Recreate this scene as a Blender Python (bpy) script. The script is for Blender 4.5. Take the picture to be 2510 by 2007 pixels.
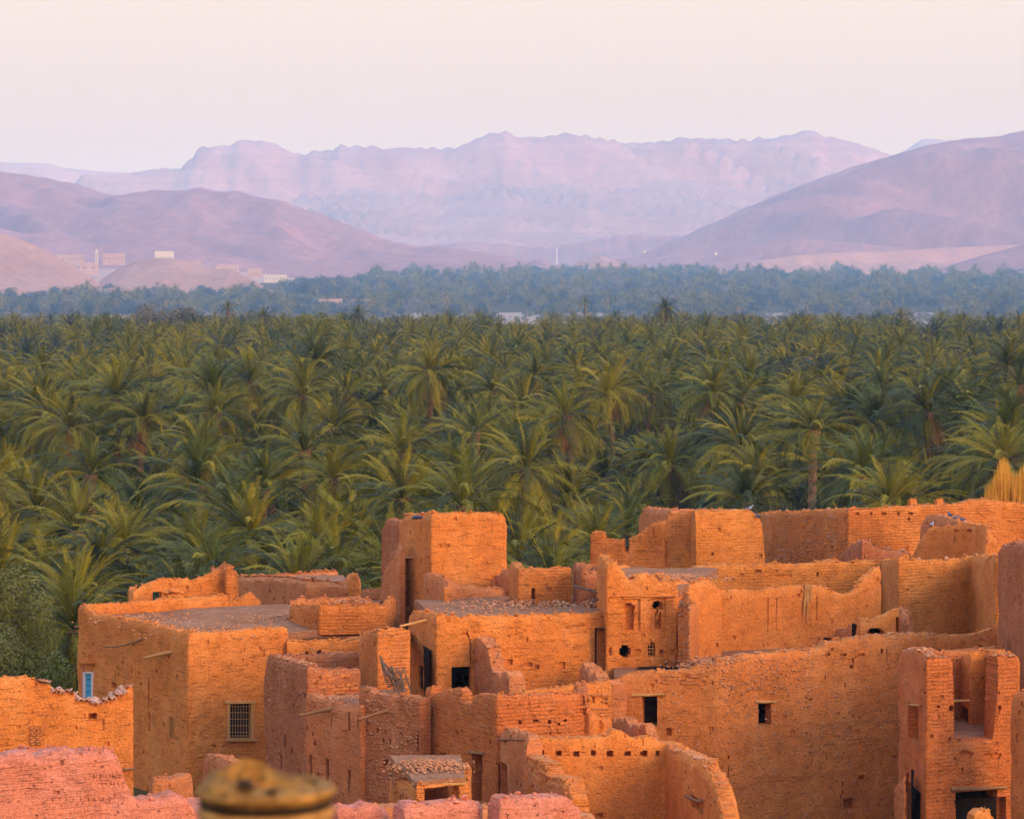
import bpy, bmesh, math, random
import numpy as np
from mathutils import Vector, Matrix, noise

for o in list(bpy.data.objects):
    bpy.data.objects.remove(o)
scene = bpy.context.scene
COL = scene.collection
R = math.radians

# ------------------------------------------------------------------ camera, sky, sun, exposure
F = 7117.0            # focal length in photograph pixels
CX, HZ = 1255.0, 650.0   # principal column, horizon row
cam_d = bpy.data.cameras.new("camera")
cam = bpy.data.objects.new("camera", cam_d)
COL.objects.link(cam)
cam_d.sensor_width = 36.0
cam_d.lens = 36.0 * F / 2510.0
cam_d.shift_y = -(1003.5 - HZ) / 2510.0
cam_d.clip_start = 0.5
cam_d.clip_end = 30000.0
cam.location = (0, 0, 0)
cam.rotation_euler = (R(90), 0, 0)
cam_d.dof.use_dof = True
cam_d.dof.focus_distance = 115.0
cam_d.dof.aperture_fstop = 4.0
scene.camera = cam

SUN_EL = R(16.0)
SUN_H = Vector((0.72, -0.69)).normalized()
to_sun = Vector((SUN_H.x * math.cos(SUN_EL), SUN_H.y * math.cos(SUN_EL), math.sin(SUN_EL)))
sun_d = bpy.data.lights.new("sun", 'SUN')
sun_d.energy = 0.48
sun_d.angle = R(36.0)
sun_d.color = (1.0, 0.62, 0.22)
sun = bpy.data.objects.new("sun", sun_d)
COL.objects.link(sun)
sun.location = (60, -60, 120)
sun.rotation_euler = to_sun.to_track_quat('Z', 'Y').to_euler()

world = bpy.data.worlds.new("World")
scene.world = world
world.use_nodes = True
wt = world.node_tree
wt.nodes.clear()
w_out = wt.nodes.new('ShaderNodeOutputWorld')
w_bg = wt.nodes.new('ShaderNodeBackground')
w_bg.inputs['Strength'].default_value = 0.15
w_sky = wt.nodes.new('ShaderNodeTexSky')
w_sky.sky_type = 'NISHITA'
w_sky.sun_disc = False
w_sky.sun_elevation = SUN_EL
w_sky.sun_rotation = math.atan2(SUN_H.x, SUN_H.y)
w_sky.altitude = 700
w_sky.air_density = 1.0
w_sky.dust_density = 2.0
w_sky.ozone_density = 2.0
w_tc = wt.nodes.new('ShaderNodeTexCoord')
w_sep = wt.nodes.new('ShaderNodeSeparateXYZ')
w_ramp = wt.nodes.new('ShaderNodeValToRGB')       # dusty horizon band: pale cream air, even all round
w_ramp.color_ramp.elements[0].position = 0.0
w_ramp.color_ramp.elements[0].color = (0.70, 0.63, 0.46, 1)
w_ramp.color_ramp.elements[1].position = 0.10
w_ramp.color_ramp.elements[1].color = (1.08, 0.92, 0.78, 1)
_e = w_ramp.color_ramp.elements.new(0.5); _e.color = (1.80, 1.36, 1.30, 1)    # band above the view, brightened and warmed to add fill light
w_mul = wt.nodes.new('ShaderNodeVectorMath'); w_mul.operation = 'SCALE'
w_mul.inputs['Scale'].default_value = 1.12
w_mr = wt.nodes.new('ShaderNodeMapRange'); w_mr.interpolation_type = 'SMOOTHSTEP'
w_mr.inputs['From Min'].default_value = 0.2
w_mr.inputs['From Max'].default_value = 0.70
w_mix = wt.nodes.new('ShaderNodeMix'); w_mix.data_type = 'RGBA'
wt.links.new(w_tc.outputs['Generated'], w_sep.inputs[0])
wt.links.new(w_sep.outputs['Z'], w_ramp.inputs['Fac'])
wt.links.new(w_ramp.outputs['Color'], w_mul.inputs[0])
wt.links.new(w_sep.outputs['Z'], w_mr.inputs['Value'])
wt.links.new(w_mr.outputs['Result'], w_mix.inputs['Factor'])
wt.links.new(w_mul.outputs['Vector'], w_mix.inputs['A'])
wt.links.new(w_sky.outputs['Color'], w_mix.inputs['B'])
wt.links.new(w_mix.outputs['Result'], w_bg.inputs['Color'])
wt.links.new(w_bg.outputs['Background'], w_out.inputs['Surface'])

scene.view_settings.view_transform = 'Standard'
scene.view_settings.look = 'None'
scene.view_settings.gamma = 1.0
scene.view_settings.exposure = 2.5
scene.view_settings.use_curve_mapping = False
scene.render.engine = 'CYCLES'
scene.cycles.use_denoising = True
scene.cycles.use_adaptive_sampling = True
scene.cycles.adaptive_threshold = 0.012
scene.cycles.adaptive_min_samples = 24
scene.cycles.volume_bounces = 1
scene.cycles.max_bounces = 5
scene.cycles.diffuse_bounces = 3
scene.cycles.transparent_max_bounces = 8

GZ = -20.5            # level of the palm plain; the camera is the origin
KZ = -18.6            # level of the lanes between the houses
rnd = random.Random(7)

def at(px, py, d):
    return Vector(((px - CX) / F * d, d, -(py - HZ) / F * d))

# ------------------------------------------------------------------ materials
MATS = {}
class NT:
    def __init__(self, name):
        self.m = bpy.data.materials.new(name)
        self.m.use_nodes = True
        self.t = self.m.node_tree
        self.b = self.t.nodes.get('Principled BSDF')
        self.out = [n for n in self.t.nodes if n.type == 'OUTPUT_MATERIAL'][0]
        MATS[name] = self.m
    def n(self, kind, **kw):
        x = self.t.nodes.new(kind)
        for k, v in kw.items():
            setattr(x, k, v)
        return x
    def l(self, a, b):
        self.t.links.new(a, b)
    def val(self, sock, v):
        sock.default_value = v
    def math(self, op, a, b=None, c=None, clamp=False):
        x = self.n('ShaderNodeMath', operation=op, use_clamp=clamp)
        for i, q in enumerate((a, b, c)):
            if q is None: continue
            if isinstance(q, (int, float)): x.inputs[i].default_value = q
            else: self.l(q, x.inputs[i])
        return x.outputs[0]
    def mix(self, f, a, b, mode='MIX'):
        x = self.n('ShaderNodeMix', data_type='RGBA', blend_type=mode)
        for s, q in ((x.inputs['Factor'], f), (x.inputs['A'], a), (x.inputs['B'], b)):
            if isinstance(q, (int, float)): s.default_value = q
            elif isinstance(q, tuple): s.default_value = (*q, 1) if len(q) == 3 else q
            else: self.l(q, s)
        return x.outputs['Result']
    def noise(self, vec, scale, detail=4, rough=0.6):
        x = self.n('ShaderNodeTexNoise')
        x.inputs['Scale'].default_value = scale
        x.inputs['Detail'].default_value = detail
        x.inputs['Roughness'].default_value = rough
        if vec is not None: self.l(vec, x.inputs['Vector'])
        return x.outputs['Fac']
    def mr(self, v, a, b, c=0.0, d=1.0):
        x = self.n('ShaderNodeMapRange')
        x.inputs['From Min'].default_value = a; x.inputs['From Max'].default_value = b
        x.inputs['To Min'].default_value = c; x.inputs['To Max'].default_value = d
        self.l(v, x.inputs['Value'])
        return x.outputs['Result']
    def pos(self):
        return self.n('ShaderNodeNewGeometry').outputs['Position']
    def scaled(self, vec, s):
        x = self.n('ShaderNodeVectorMath', operation='MULTIPLY')
        self.l(vec, x.inputs[0]); x.inputs[1].default_value = s
        return x.outputs[0]
    def bump(self, h, strength, dist):
        x = self.n('ShaderNodeBump')
        x.inputs['Strength'].default_value = strength; x.inputs['Distance'].default_value = dist
        self.l(h, x.inputs['Height'])
        self.l(x.outputs['Normal'], self.b.inputs['Normal'])

def mud(name, c1, c2, courses=0.5, stones=0.0, pits=0.5, brick=0.0, rough=0.9):
    """sun-dried earth: patchy tone, horizontal courses, straw pits, embedded pebbles"""
    k = NT(name)
    P = k.pos()
    uv = k.n('ShaderNodeTexCoord').outputs['UV']
    big = k.noise(P, 0.30, 4, 0.62)
    wash = k.noise(k.scaled(P, (1, 1, 0.45)), 0.75, 3, 0.55)
    med = k.noise(P, 2.6, 4, 0.68)
    fine = k.noise(P, 14.0, 2, 0.7)
    col = k.mix(k.mr(big, 0.36, 0.64), c1, c2)
    col = k.mix(k.mr(wash, 0.50, 0.66, 0.0, 0.55), col, (min(.8, c2[0] * 1.02), c2[1] * 1.28, c2[2] * 1.7))
    col = k.mix(k.mr(wash, 0.46, 0.34, 0.0, 0.5), col, (c1[0] * 0.72, c1[1] * 0.70, c1[2] * 0.85))
    col = k.mix(k.mr(med, 0.40, 0.68, 0.0, 0.6), col, tuple(x * 0.55 for x in c1), 'MIX')
    col = k.mix(k.mr(fine, 0.45, 0.70, 0.0, 0.55), col, tuple(min(0.9, x * 1.35) for x in c2))
    grit = k.noise(P, 32.0, 1, 0.6)
    col = k.mix(k.mr(grit, 0.50, 0.68, 0.0, 0.5), col, tuple(x * 0.45 for x in c1))
    # courses: long flat noise in wall space
    st = k.noise(k.scaled(uv, (2.0, 8.5, 1.0)), 1.0, 3, 0.62)
    st2 = k.noise(k.scaled(uv, (4.5, 9.0, 1.0)), 1.0, 2, 0.6)
    cw = k.math('MULTIPLY', k.mr(st, 0.55, 0.68), courses)
    col = k.mix(k.math('MULTIPLY', cw, 0.7), col, tuple(x * 0.45 for x in c1))
    h = k.math('MULTIPLY', med, 0.9)
    h = k.math('ADD', h, k.math('MULTIPLY', fine, 0.45))
    h = k.math('SUBTRACT', h, k.math('MULTIPLY', cw, 0.55))
    h = k.math('SUBTRACT', h, k.math('MULTIPLY', k.math('MULTIPLY', k.mr(st2, 0.56, 0.7), courses), 0.45))
    if brick > 0:
        bt = k.n('ShaderNodeTexBrick')
        bt.offset = 0.5
        for s, v in (('Scale', 1.0), ('Mortar Size', 0.016), ('Mortar Smooth', 0.6), ('Brick Width', 0.34), ('Row Height', 0.115)):
            bt.inputs[s].default_value = v
        wob = k.n('ShaderNodeVectorMath', operation='ADD')
        nz = k.n('ShaderNodeTexNoise'); nz.inputs['Scale'].default_value = 2.0
        k.l(uv, nz.inputs['Vector']); k.l(k.scaled(nz.outputs['Color'], (0.10, 0.09, 0)), wob.inputs[1]); k.l(uv, wob.inputs[0])
        k.l(wob.outputs[0], bt.inputs['Vector'])
        bm_ = k.math('MULTIPLY', bt.outputs['Fac'], k.mr(k.noise(P, 0.9, 3), 0.38, 0.55))
        bm_ = k.math('MULTIPLY', bm_, brick)
        col = k.mix(k.math('MULTIPLY', bm_, 0.45), col, tuple(x * 0.5 for x in c1))
        h = k.math('SUBTRACT', h, k.math('MULTIPLY', bm_, 0.8))
    # pits
    for sc, thr, wt_, keep in ((3.2, 0.15, 1.0, 0.45), (7.0, 0.20, 0.75, 0.45)):
        vo = k.n('ShaderNodeTexVoronoi'); vo.inputs['Scale'].default_value = sc
        k.l(k.scaled(P, (1, 1, 1.5)), vo.inputs['Vector'])
        sel = k.n('ShaderNodeSeparateColor'); k.l(vo.outputs['Color'], sel.inputs[0])
        on = k.math('GREATER_THAN', sel.outputs[0], keep)
        pit = k.math('MULTIPLY', k.mr(vo.outputs['Distance'], thr, thr * 0.45), on)
        pit = k.math('MULTIPLY', pit, pits * wt_)
        col = k.mix(k.math('MULTIPLY', pit, 0.85), col, tuple(x * 0.25 for x in c1))
        h = k.math('SUBTRACT', h, k.math('MULTIPLY', pit, 1.1))
    # pebbles
    vo = k.n('ShaderNodeTexVoronoi'); vo.inputs['Scale'].default_value = 5.5
    k.l(P, vo.inputs['Vector'])
    sel = k.n('ShaderNodeSeparateColor'); k.l(vo.outputs['Color'], sel.inputs[0])
    on = k.math('GREATER_THAN', sel.outputs[1], 0.9 - 0.55 * stones)
    pb = k.math('MULTIPLY', k.mr(vo.outputs['Distance'], 0.30, 0.20), on)
    pb = k.math('MULTIPLY', pb, 0.35 + 0.6 * stones)
    col = k.mix(k.math('MULTIPLY', pb, 0.55), col, (0.60, 0.32, 0.19))
    h = k.math('ADD', h, k.math('MULTIPLY', pb, 0.7))
    k.l(col, k.b.inputs['Base Color'])
    k.b.inputs['Roughness'].default_value = rough
    k.b.inputs['Specular IOR Level'].default_value = 0.12
    k.bump(h, 0.9, 0.055)
    return k.m

mud('mud_orange', (0.62, 0.175, 0.034), (0.72, 0.22, 0.046), 0.7, 0.05, 0.7)
mud('mud_brick', (0.60, 0.168, 0.034), (0.69, 0.21, 0.046), 0.8, 0.05, 0.7, 0.8)
mud('mud_tan', (0.60, 0.182, 0.036), (0.69, 0.23, 0.047), 0.6, 0.05, 0.6, 0.5)
mud('mud_red', (0.52, 0.135, 0.034), (0.62, 0.175, 0.046), 0.6, 0.12, 0.8, 0.6)
mud('mud_plain', (0.63, 0.182, 0.036), (0.70, 0.215, 0.046), 0.35, 0.02, 0.45)
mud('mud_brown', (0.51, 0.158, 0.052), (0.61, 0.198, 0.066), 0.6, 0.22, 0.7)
mud('mud_stony', (0.56, 0.165, 0.038), (0.66, 0.205, 0.05), 0.35, 0.75, 0.7)
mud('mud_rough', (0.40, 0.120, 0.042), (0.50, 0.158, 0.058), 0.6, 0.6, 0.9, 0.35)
mud('mud_pink', (0.60, 0.175, 0.095), (0.69, 0.22, 0.125), 0.6, 0.08, 0.8, 0.2)
mud('roof_earth', (0.30, 0.115, 0.048), (0.40, 0.165, 0.075), 0.0, 0.7, 0.6)
mud('brick_clay', (0.50, 0.155, 0.045), (0.63, 0.215, 0.065), 0.1, 0.05, 0.5)
mud('shadow_plaster', (0.014, 0.008, 0.005), (0.02, 0.011, 0.007), 0.1, 0.0, 0.2)  # near-black colour paints in the darkness of rooms behind openings
mud('stone', (0.46, 0.18, 0.075), (0.60, 0.27, 0.13), 0.0, 0.0, 0.2)
mud('tile_clay', (0.62, 0.28, 0.16), (0.72, 0.38, 0.24), 0.0, 0.0, 0.2)

def wood(name, c1, c2):
    k = NT(name)
    tc = k.n('ShaderNodeTexCoord').outputs['Object']
    g = k.noise(k.scaled(tc, (3, 3, 3)), 6.0, 4)
    g2 = k.noise(k.pos(), 4.0, 3)
    col = k.mix(k.mr(g, 0.35, 0.65), c1, c2)
    col = k.mix(k.mr(g2, 0.4, 0.7, 0, 0.4), col, tuple(x * 0.5 for x in c1))
    k.l(col, k.b.inputs['Base Color']); k.b.inputs['Roughness'].default_value = 0.8
    k.b.inputs['Specular IOR Level'].default_value = 0.2
    k.bump(g, 0.6, 0.01)
wood('wood_brown', (0.22, 0.09, 0.035), (0.36, 0.16, 0.065))
wood('wood_pale', (0.50, 0.21, 0.055), (0.60, 0.29, 0.09))
wood('twig', (0.11, 0.060, 0.035), (0.22, 0.125, 0.075))
wood('blue_paint', (0.05, 0.27, 0.42), (0.09, 0.36, 0.50))
wood('white_paint', (0.62, 0.50, 0.44), (0.72, 0.60, 0.54))
wood('iron', (0.05, 0.04, 0.035), (0.10, 0.07, 0.05))
wood('window_dark', (0.012, 0.011, 0.012), (0.022, 0.02, 0.02))

def leafmat(name, c1, c2, c3, trans=0.35):
    k = NT(name)
    oi = k.n('ShaderNodeObjectInfo').outputs['Random']
    P = k.pos()
    n1 = k.noise(P, 0.55, 3)
    n2 = k.noise(P, 4.0, 2)
    col = k.mix(k.mr(n1, 0.35, 0.65), c1, c2)
    col = k.mix(k.math('MULTIPLY', oi, 0.8), col, c3)
    col = k.mix(k.mr(n2, 0.35, 0.7, 0.0, 0.45), col, tuple(x * 0.55 for x in c1))
    k.l(col, k.b.inputs['Base Color'])
    k.b.inputs['Roughness'].default_value = 0.55
    k.b.inputs['Specular IOR Level'].default_value = 0.25
    tr = k.n('ShaderNodeBsdfTranslucent'); k.l(col, tr.inputs['Color'])
    ms = k.n('ShaderNodeMixShader'); ms.inputs[0].default_value = trans
    k.l(k.b.outputs[0], ms.inputs[1]); k.l(tr.outputs[0], ms.inputs[2])
    k.l(ms.outputs[0], k.out.inputs['Surface'])
leafmat('leaf_olive', (0.210, 0.178, 0.003), (0.310, 0.240, 0.004), (0.130, 0.135, 0.004), 0.2)
leafmat('leaf_deep', (0.042, 0.050, 0.003), (0.065, 0.070, 0.004), (0.030, 0.042, 0.004), 0.1)
leafmat('leaf_yellow', (0.320, 0.245, 0.003), (0.430, 0.300, 0.004), (0.23, 0.20, 0.004), 0.25)
leafmat('leaf_blue', (0.115, 0.130, 0.012), (0.165, 0.172, 0.018), (0.075, 0.102, 0.014), 0.2)
leafmat('leaf_bush', (0.17, 0.165, 0.030), (0.23, 0.21, 0.042), (0.13, 0.135, 0.036))
leafmat('leaf_far', (0.026, 0.058, 0.050), (0.046, 0.080, 0.066), (0.085, 0.085, 0.080), 0.2)  # blue put into the leaf colour to stand for distance haze
leafmat('leaf_shade', (0.020, 0.024, 0.003), (0.034, 0.035, 0.005), (0.02, 0.024, 0.004), 0.1)  # undergrowth colour darkened to stand for shade between the palms
leafmat('leaf_dry', (0.46, 0.18, 0.035), (0.62, 0.26, 0.05), (0.24, 0.10, 0.03), 0.2)
leafmat('leaf_grey', (0.19, 0.165, 0.12), (0.26, 0.22, 0.165), (0.16, 0.15, 0.12), 0.25)
leafmat('reed', (0.66, 0.30, 0.03), (0.80, 0.40, 0.05), (0.50, 0.23, 0.035), 0.3)
leafmat('date_stalk', (0.60, 0.26, 0.03), (0.68, 0.33, 0.05), (0.50, 0.22, 0.04), 0.1)

for _bn, _b1, _b2 in (('bark', (0.36, 0.18, 0.07), (0.11, 0.05, 0.02)), ('bark_sunlit', (0.66, 0.34, 0.13), (0.30, 0.14, 0.05))):  # second bark is a copy with sunlight brightened into its colour
  k = NT(_bn)
  P = k.pos()
  bk = k.n('ShaderNodeTexVoronoi'); bk.inputs['Scale'].default_value = 6.0
  k.l(k.scaled(P, (1, 1, 1.6)), bk.inputs['Vector'])
  k.l(k.mix(k.mr(bk.outputs['Distance'], 0.1, 0.55), _b1, _b2), k.b.inputs['Base Color'])
  k.b.inputs['Roughness'].default_value = 0.9
  k.bump(bk.outputs['Distance'], 1.0, 0.05)

def terrain_mat(name, c1, c2, c3, sc=1.0, strata=0.0):
    k = NT(name)
    P = k.pos()
    a = k.noise(P, 0.006 * sc, 6, 0.62)
    b = k.noise(P, 0.05 * sc, 5, 0.65)
    col = k.mix(k.mr(a, 0.38, 0.62), c1, c2)
    col = k.mix(k.mr(b, 0.42, 0.68, 0, 0.6), col, c3)
    if strata:
        s = k.noise(k.scaled(P, (0.0012, 0.0012, 0.085)), 1.0, 4, 0.6)
        col = k.mix(k.mr(s, 0.48, 0.60, 0, strata), col, tuple(x * 0.55 for x in c1))
    k.l(col, k.b.inputs['Base Color']); k.b.inputs['Roughness'].default_value = 1.0
    k.b.inputs['Specular IOR Level'].default_value = 0.0
    k.bump(b, 0.5, 3.0 / sc)
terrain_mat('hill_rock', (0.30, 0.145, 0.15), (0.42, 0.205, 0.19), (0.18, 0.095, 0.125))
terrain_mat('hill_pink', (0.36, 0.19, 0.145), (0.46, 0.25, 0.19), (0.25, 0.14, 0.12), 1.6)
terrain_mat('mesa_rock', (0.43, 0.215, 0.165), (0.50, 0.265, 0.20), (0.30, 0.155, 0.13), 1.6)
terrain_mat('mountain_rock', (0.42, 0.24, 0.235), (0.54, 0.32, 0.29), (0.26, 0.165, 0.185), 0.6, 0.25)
terrain_mat('plain', (0.07, 0.058, 0.022), (0.11, 0.085, 0.035), (0.045, 0.042, 0.016), 3.0)
terrain_mat('sand', (0.36, 0.26, 0.19), (0.44, 0.32, 0.24), (0.27, 0.20, 0.15), 3.0)
terrain_mat('village_wall', (0.44, 0.28, 0.235), (0.52, 0.34, 0.285), (0.36, 0.23, 0.19), 8.0)
terrain_mat('village_white', (0.62, 0.52, 0.44), (0.68, 0.58, 0.50), (0.5, 0.42, 0.36), 8.0)

def flat(name, col, rough=0.7):
    k = NT(name)
    n_ = k.noise(k.pos(), 9.0, 3)
    k.l(k.mix(k.mr(n_, 0.3, 0.7), col, tuple(x * 0.7 for x in col)), k.b.inputs['Base Color'])
    k.b.inputs['Roughness'].default_value = rough
flat('pigeon_grey', (0.09, 0.10, 0.16)); flat('pigeon_dark', (0.06, 0.06, 0.10)); flat('pigeon_pale', (0.33, 0.33, 0.37))
flat('cloth_blue', (0.035, 0.035, 0.085)); flat('steel_white', (0.8, 0.78, 0.76))

# ------------------------------------------------------------------ object helpers
def tag(o, label=None, cat=None, group=None, kind=None):
    for k_, v in (('label', label), ('category', cat), ('group', group), ('kind', kind)):
        if v: o[k_] = v
    return o

def empty(name, loc, rz=0.0):
    o = bpy.data.objects.new(name, None)
    COL.objects.link(o); o.location = loc; o.rotation_euler = (0, 0, rz)
    o.empty_display_size = 0.3
    return o

def mesh_from(name, verts, faces, mats, uvs=None, midx=None, smooth=None):
    me = bpy.data.meshes.new(name)
    me.from_pydata([tuple(v) for v in verts], [], faces)
    for m in (mats if isinstance(mats, (list, tuple)) else [mats]):
        me.materials.append(MATS[m])
    if midx is not None:
        me.polygons.foreach_set('material_index', midx)
    if uvs is not None:
        ul = me.uv_layers.new(name='UVMap')
        li = np.empty(len(me.loops), dtype=np.int32); me.loops.foreach_get('vertex_index', li)
        ul.data.foreach_set('uv', np.asarray(uvs, dtype=np.float32)[li].ravel())
    if smooth is not None:
        me.polygons.foreach_set('use_smooth', [True] * len(me.polygons))
        if smooth < 180: me.set_sharp_from_angle(angle=R(smooth))
    me.update()
    return me

def put(name, me, parent=None, world=True):
    """link a mesh built in world coordinates (or in its parent's space) under its thing"""
    o = bpy.data.objects.new(name, me)
    COL.objects.link(o)
    if parent is not None:
        o.parent = parent
        if world:
            p = parent
            off = Vector((0, 0, 0))
            while p is not None:
                off += Vector(p.location); p = p.parent
            o.location = -off
    return o

class MB:
    """collects simple shapes into one mesh"""
    def __init__(self):
        self.v, self.f = [], []
    def add(self, vs, fs):
        n = len(self.v); self.v += [Vector(q) for q in vs]; self.f += [tuple(i + n for i in g) for g in fs]
    def box(self, c, size, rz=0.0, jit=0.0, rr=rnd, m=None):
        x, y, z = (s / 2 for s in size)
        vs = []
        for q in ((-x,-y,-z),(x,-y,-z),(x,y,-z),(-x,y,-z),(-x,-y,z),(x,-y,z),(x,y,z),(-x,y,z)):
            p = Vector(q) + Vector((rr.uniform(-jit, jit), rr.uniform(-jit, jit), rr.uniform(-jit, jit)))
            p = (m @ p) if m is not None else Vector((p.x * math.cos(rz) - p.y * math.sin(rz), p.x * math.sin(rz) + p.y * math.cos(rz), p.z))
            vs.append(p + Vector(c))
        self.add(vs, [(0,3,2,1),(4,5,6,7),(0,1,5,4),(1,2,6,5),(2,3,7,6),(3,0,4,7)])
    def tube(self, pts, rads, n=7):
        pts = [Vector(p) for p in pts]
        rings = []
        for i, p in enumerate(pts):
            t = (pts[min(i + 1, len(pts) - 1)] - pts[max(i - 1, 0)]).normalized()
            a = t.cross(Vector((0.03, 0.02, 1))) if abs(t.z) < 0.95 else t.cross(Vector((1, 0.02, 0)))
            a.normalize(); b = t.cross(a)
            rings.append([p + a * math.cos(2 * math.pi * j / n) * rads[i] + b * math.sin(2 * math.pi * j / n) * rads[i] for j in range(n)])
        vs = [q for r_ in rings for q in r_]
        fs = []
        for i in range(len(pts) - 1):
            for j in range(n):
                fs.append((i * n + j, i * n + (j + 1) % n, (i + 1) * n + (j + 1) % n, (i + 1) * n + j))
        fs.append(tuple(range(n - 1, -1, -1))); fs.append(tuple((len(pts) - 1) * n + j for j in range(n)))
        self.add(vs, fs)
    def rock(self, c, r, rr=rnd, flatten=0.8):
        # an uneven lump: 8-vertex double pyramid with jitter
        n = 5
        vs = [Vector((0, 0, -flatten))]
        for j in range(n):
            a = 2 * math.pi * j / n + rr.uniform(-.3, .3); q = rr.uniform(0.75, 1.15)
            vs.append(Vector((math.cos(a) * q, math.sin(a) * q, rr.uniform(-0.45, 0.3) * flatten)))
        a0 = rr.uniform(0, 6)
        for j in range(3):
            a = a0 + 2 * math.pi * j / 3
            vs.append(Vector((math.cos(a) * .5, math.sin(a) * .5, flatten * rr.uniform(0.6, 0.95))))
        vs = [q * r + Vector(c) for q in vs]
        bm = bmesh.new()
        for q in vs: bm.verts.new(q)
        bmesh.ops.convex_hull(bm, input=bm.verts)
        bm.verts.index_update()
        self.add([q.co for q in bm.verts], [tuple(x.index for x in g.verts) for g in bm.faces]); bm.free()
    def mesh(self, name, mat, smooth=None):
        return mesh_from(name, self.v, self.f, mat, smooth=smooth, uvs=[(q.x + q.y, q.z) for q in self.v])
    def build(self, name, mat, parent=None, smooth=None):
        return put(name, self.mesh(name, mat, smooth), parent)

# ------------------------------------------------------------------ ground, hills, mountains, air
def ground_z(x, y):
    t = min(1.0, max(0.0, (y - 112.0) / 24.0)); t = t * t * (3 - 2 * t)
    z = KZ + (GZ - KZ) * t
    return z + float(np.interp(y, (650, 1000, 1500, 2850, 3400, 4000, 5000, 6000), (0, -5, -13, -36.5, -33.5, -26, -12, 0)))

def build_ground():
    ys = [-40, 0, 40, 70, 90, 104, 112, 116, 120, 124, 128, 132, 136, 150, 200, 300, 450, 650, 800, 1000, 1250, 1500, 1900, 2350, 2850, 3100, 3400, 3700, 4000, 4500, 5000, 5500, 6000, 8000, 11000, 18500]
    xs = [-12000, -6000, -2500, -1200, -600, -300, -150, -75, -40, -20, 0, 20, 40, 75, 150, 300, 600, 1200, 2500, 6000, 12000]
    vs = [(x, y, ground_z(x, y)) for y in ys for x in xs]
    n = len(xs)
    fs = [(j * n + i, j * n + i + 1, (j + 1) * n + i + 1, (j + 1) * n + i) for j in range(len(ys) - 1) for i in range(n - 1)]
    g = put('ground', mesh_from('ground', vs, fs, 'plain', smooth=180))
    tag(g, 'brown earth plain under the palms and houses', kind='structure')
build_ground()

def build_sand():
    # pale dry river bed between the near grove and the far trees
    rr = random.Random(3)
    n = 60
    vs = []
    m = 12
    for i in range(n + 1):
        x = -900 + 1800 * i / n
        y0 = 2500 + 60 * noise.noise(Vector((x / 60, 1, 0))); y1 = 3320 + 110 * noise.noise(Vector((x / 80, 5, 0)))
        for j in range(m + 1):
            y = y0 + (y1 - y0) * j / m; vs.append((x, y, ground_z(x, y) + 0.25))
    fs = [(i * (m + 1) + j, i * (m + 1) + j + 1, (i + 1) * (m + 1) + j + 1, (i + 1) * (m + 1) + j) for i in range(n) for j in range(m)]
    o = put('river_bed', mesh_from('river_bed', vs, fs, 'sand'))
    tag(o, 'pale sandy dry river bed beyond the palm grove', kind='structure')
build_sand()

def hill(name, label, ridge, D, front, mat, seed, cols=150, rows=34, gully=0.16, gx=0.02, gy=0.006, cliff=0.0, power=1.15, skew=0.0, back=0.6, rough=0.0, fine=1.0):
    """ridge: skyline [(px,py)] in photograph pixels, standing at distance D; slopes run down to the plain"""
    ridge = sorted(ridge)
    kf = 1.95 if D > 4500 else 2.15
    D *= kf; front *= kf; gx /= kf; gy /= kf; rough *= kf
    px0, px1 = ridge[0][0], ridge[-1][0]
    xs = [p[0] for p in ridge]; ysk = [p[1] for p in ridge]
    vs = []
    rows_b = 8
    for i in range(cols + 1):
        px = px0 + (px1 - px0) * i / cols
        py = float(np.interp(px, xs, ysk))
        X = (px - CX) / F * D
        zr = -(py - HZ) / F * D
        zr += rough * (noise.noise(Vector((X * 0.02, seed, 0))) + 0.6 * noise.noise(Vector((X * 0.06, seed, 3))))
        H = zr - GZ
        for j in range(-rows_b, rows + 1):
            if j < 0:                               # far side
                t = 1 + j / rows_b
                Y = D + (1 - t) * front * back
                zb = ground_z(X, Y) - 3
                z = zb + (zr - zb) * t ** 1.2
                vs.append((X, Y, z)); continue
            t = 1 - j / rows                        # 1 at ridge, 0 at foot
            f = t ** power
            if cliff:
                f = t ** power * (1 - cliff) + cliff * min(1.0, max(0.0, (t - 0.78) / 0.10))
            Y = D - (1 - t) * front
            Xs = X + skew * (1 - t) * front
            q = noise.noise(Vector((Xs * gx, Y * gy + seed, seed)))
            q2 = noise.noise(Vector((Xs * gx * 2.1, Y * gy * 1.8 + seed, seed + 9)))
            rid = (1 - math.sqrt(q * q + 0.006) * 2.2) * 0.75 + (1 - math.sqrt(q2 * q2 + 0.01) * 2.2) * 0.25 - 0.5
            w = min(1.0, (1 - t) * 5) * min(1.0, t * 2.4 + 0.02)
            zb = ground_z(X, Y) - 3
            z = zb + (zr - zb) * f + H * gully * rid * w
            z += (0.02 * noise.noise(Vector((Xs * gx * 7, Y * gy * 9, seed))) + 0.012 * noise.noise(Vector((Xs * gx * 17, Y * gy * 20, seed)))) * H * w * fine
            vs.append((X, Y, max(z, zb)))
    m = rows_b + rows + 1
    fs = [(i * m + j, i * m + j + 1, (i + 1) * m + j + 1, (i + 1) * m + j) for i in range(cols) for j in range(m - 1)]
    o = put(name, mesh_from(name, vs, fs, mat, smooth=180))
    tag(o, label, kind='structure')
    return o

def dsp(*p):   # outlines measured on a 2156-pixel wide view of the photograph
    return [(x / 0.859, y / 0.859) for x, y in p]

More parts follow.
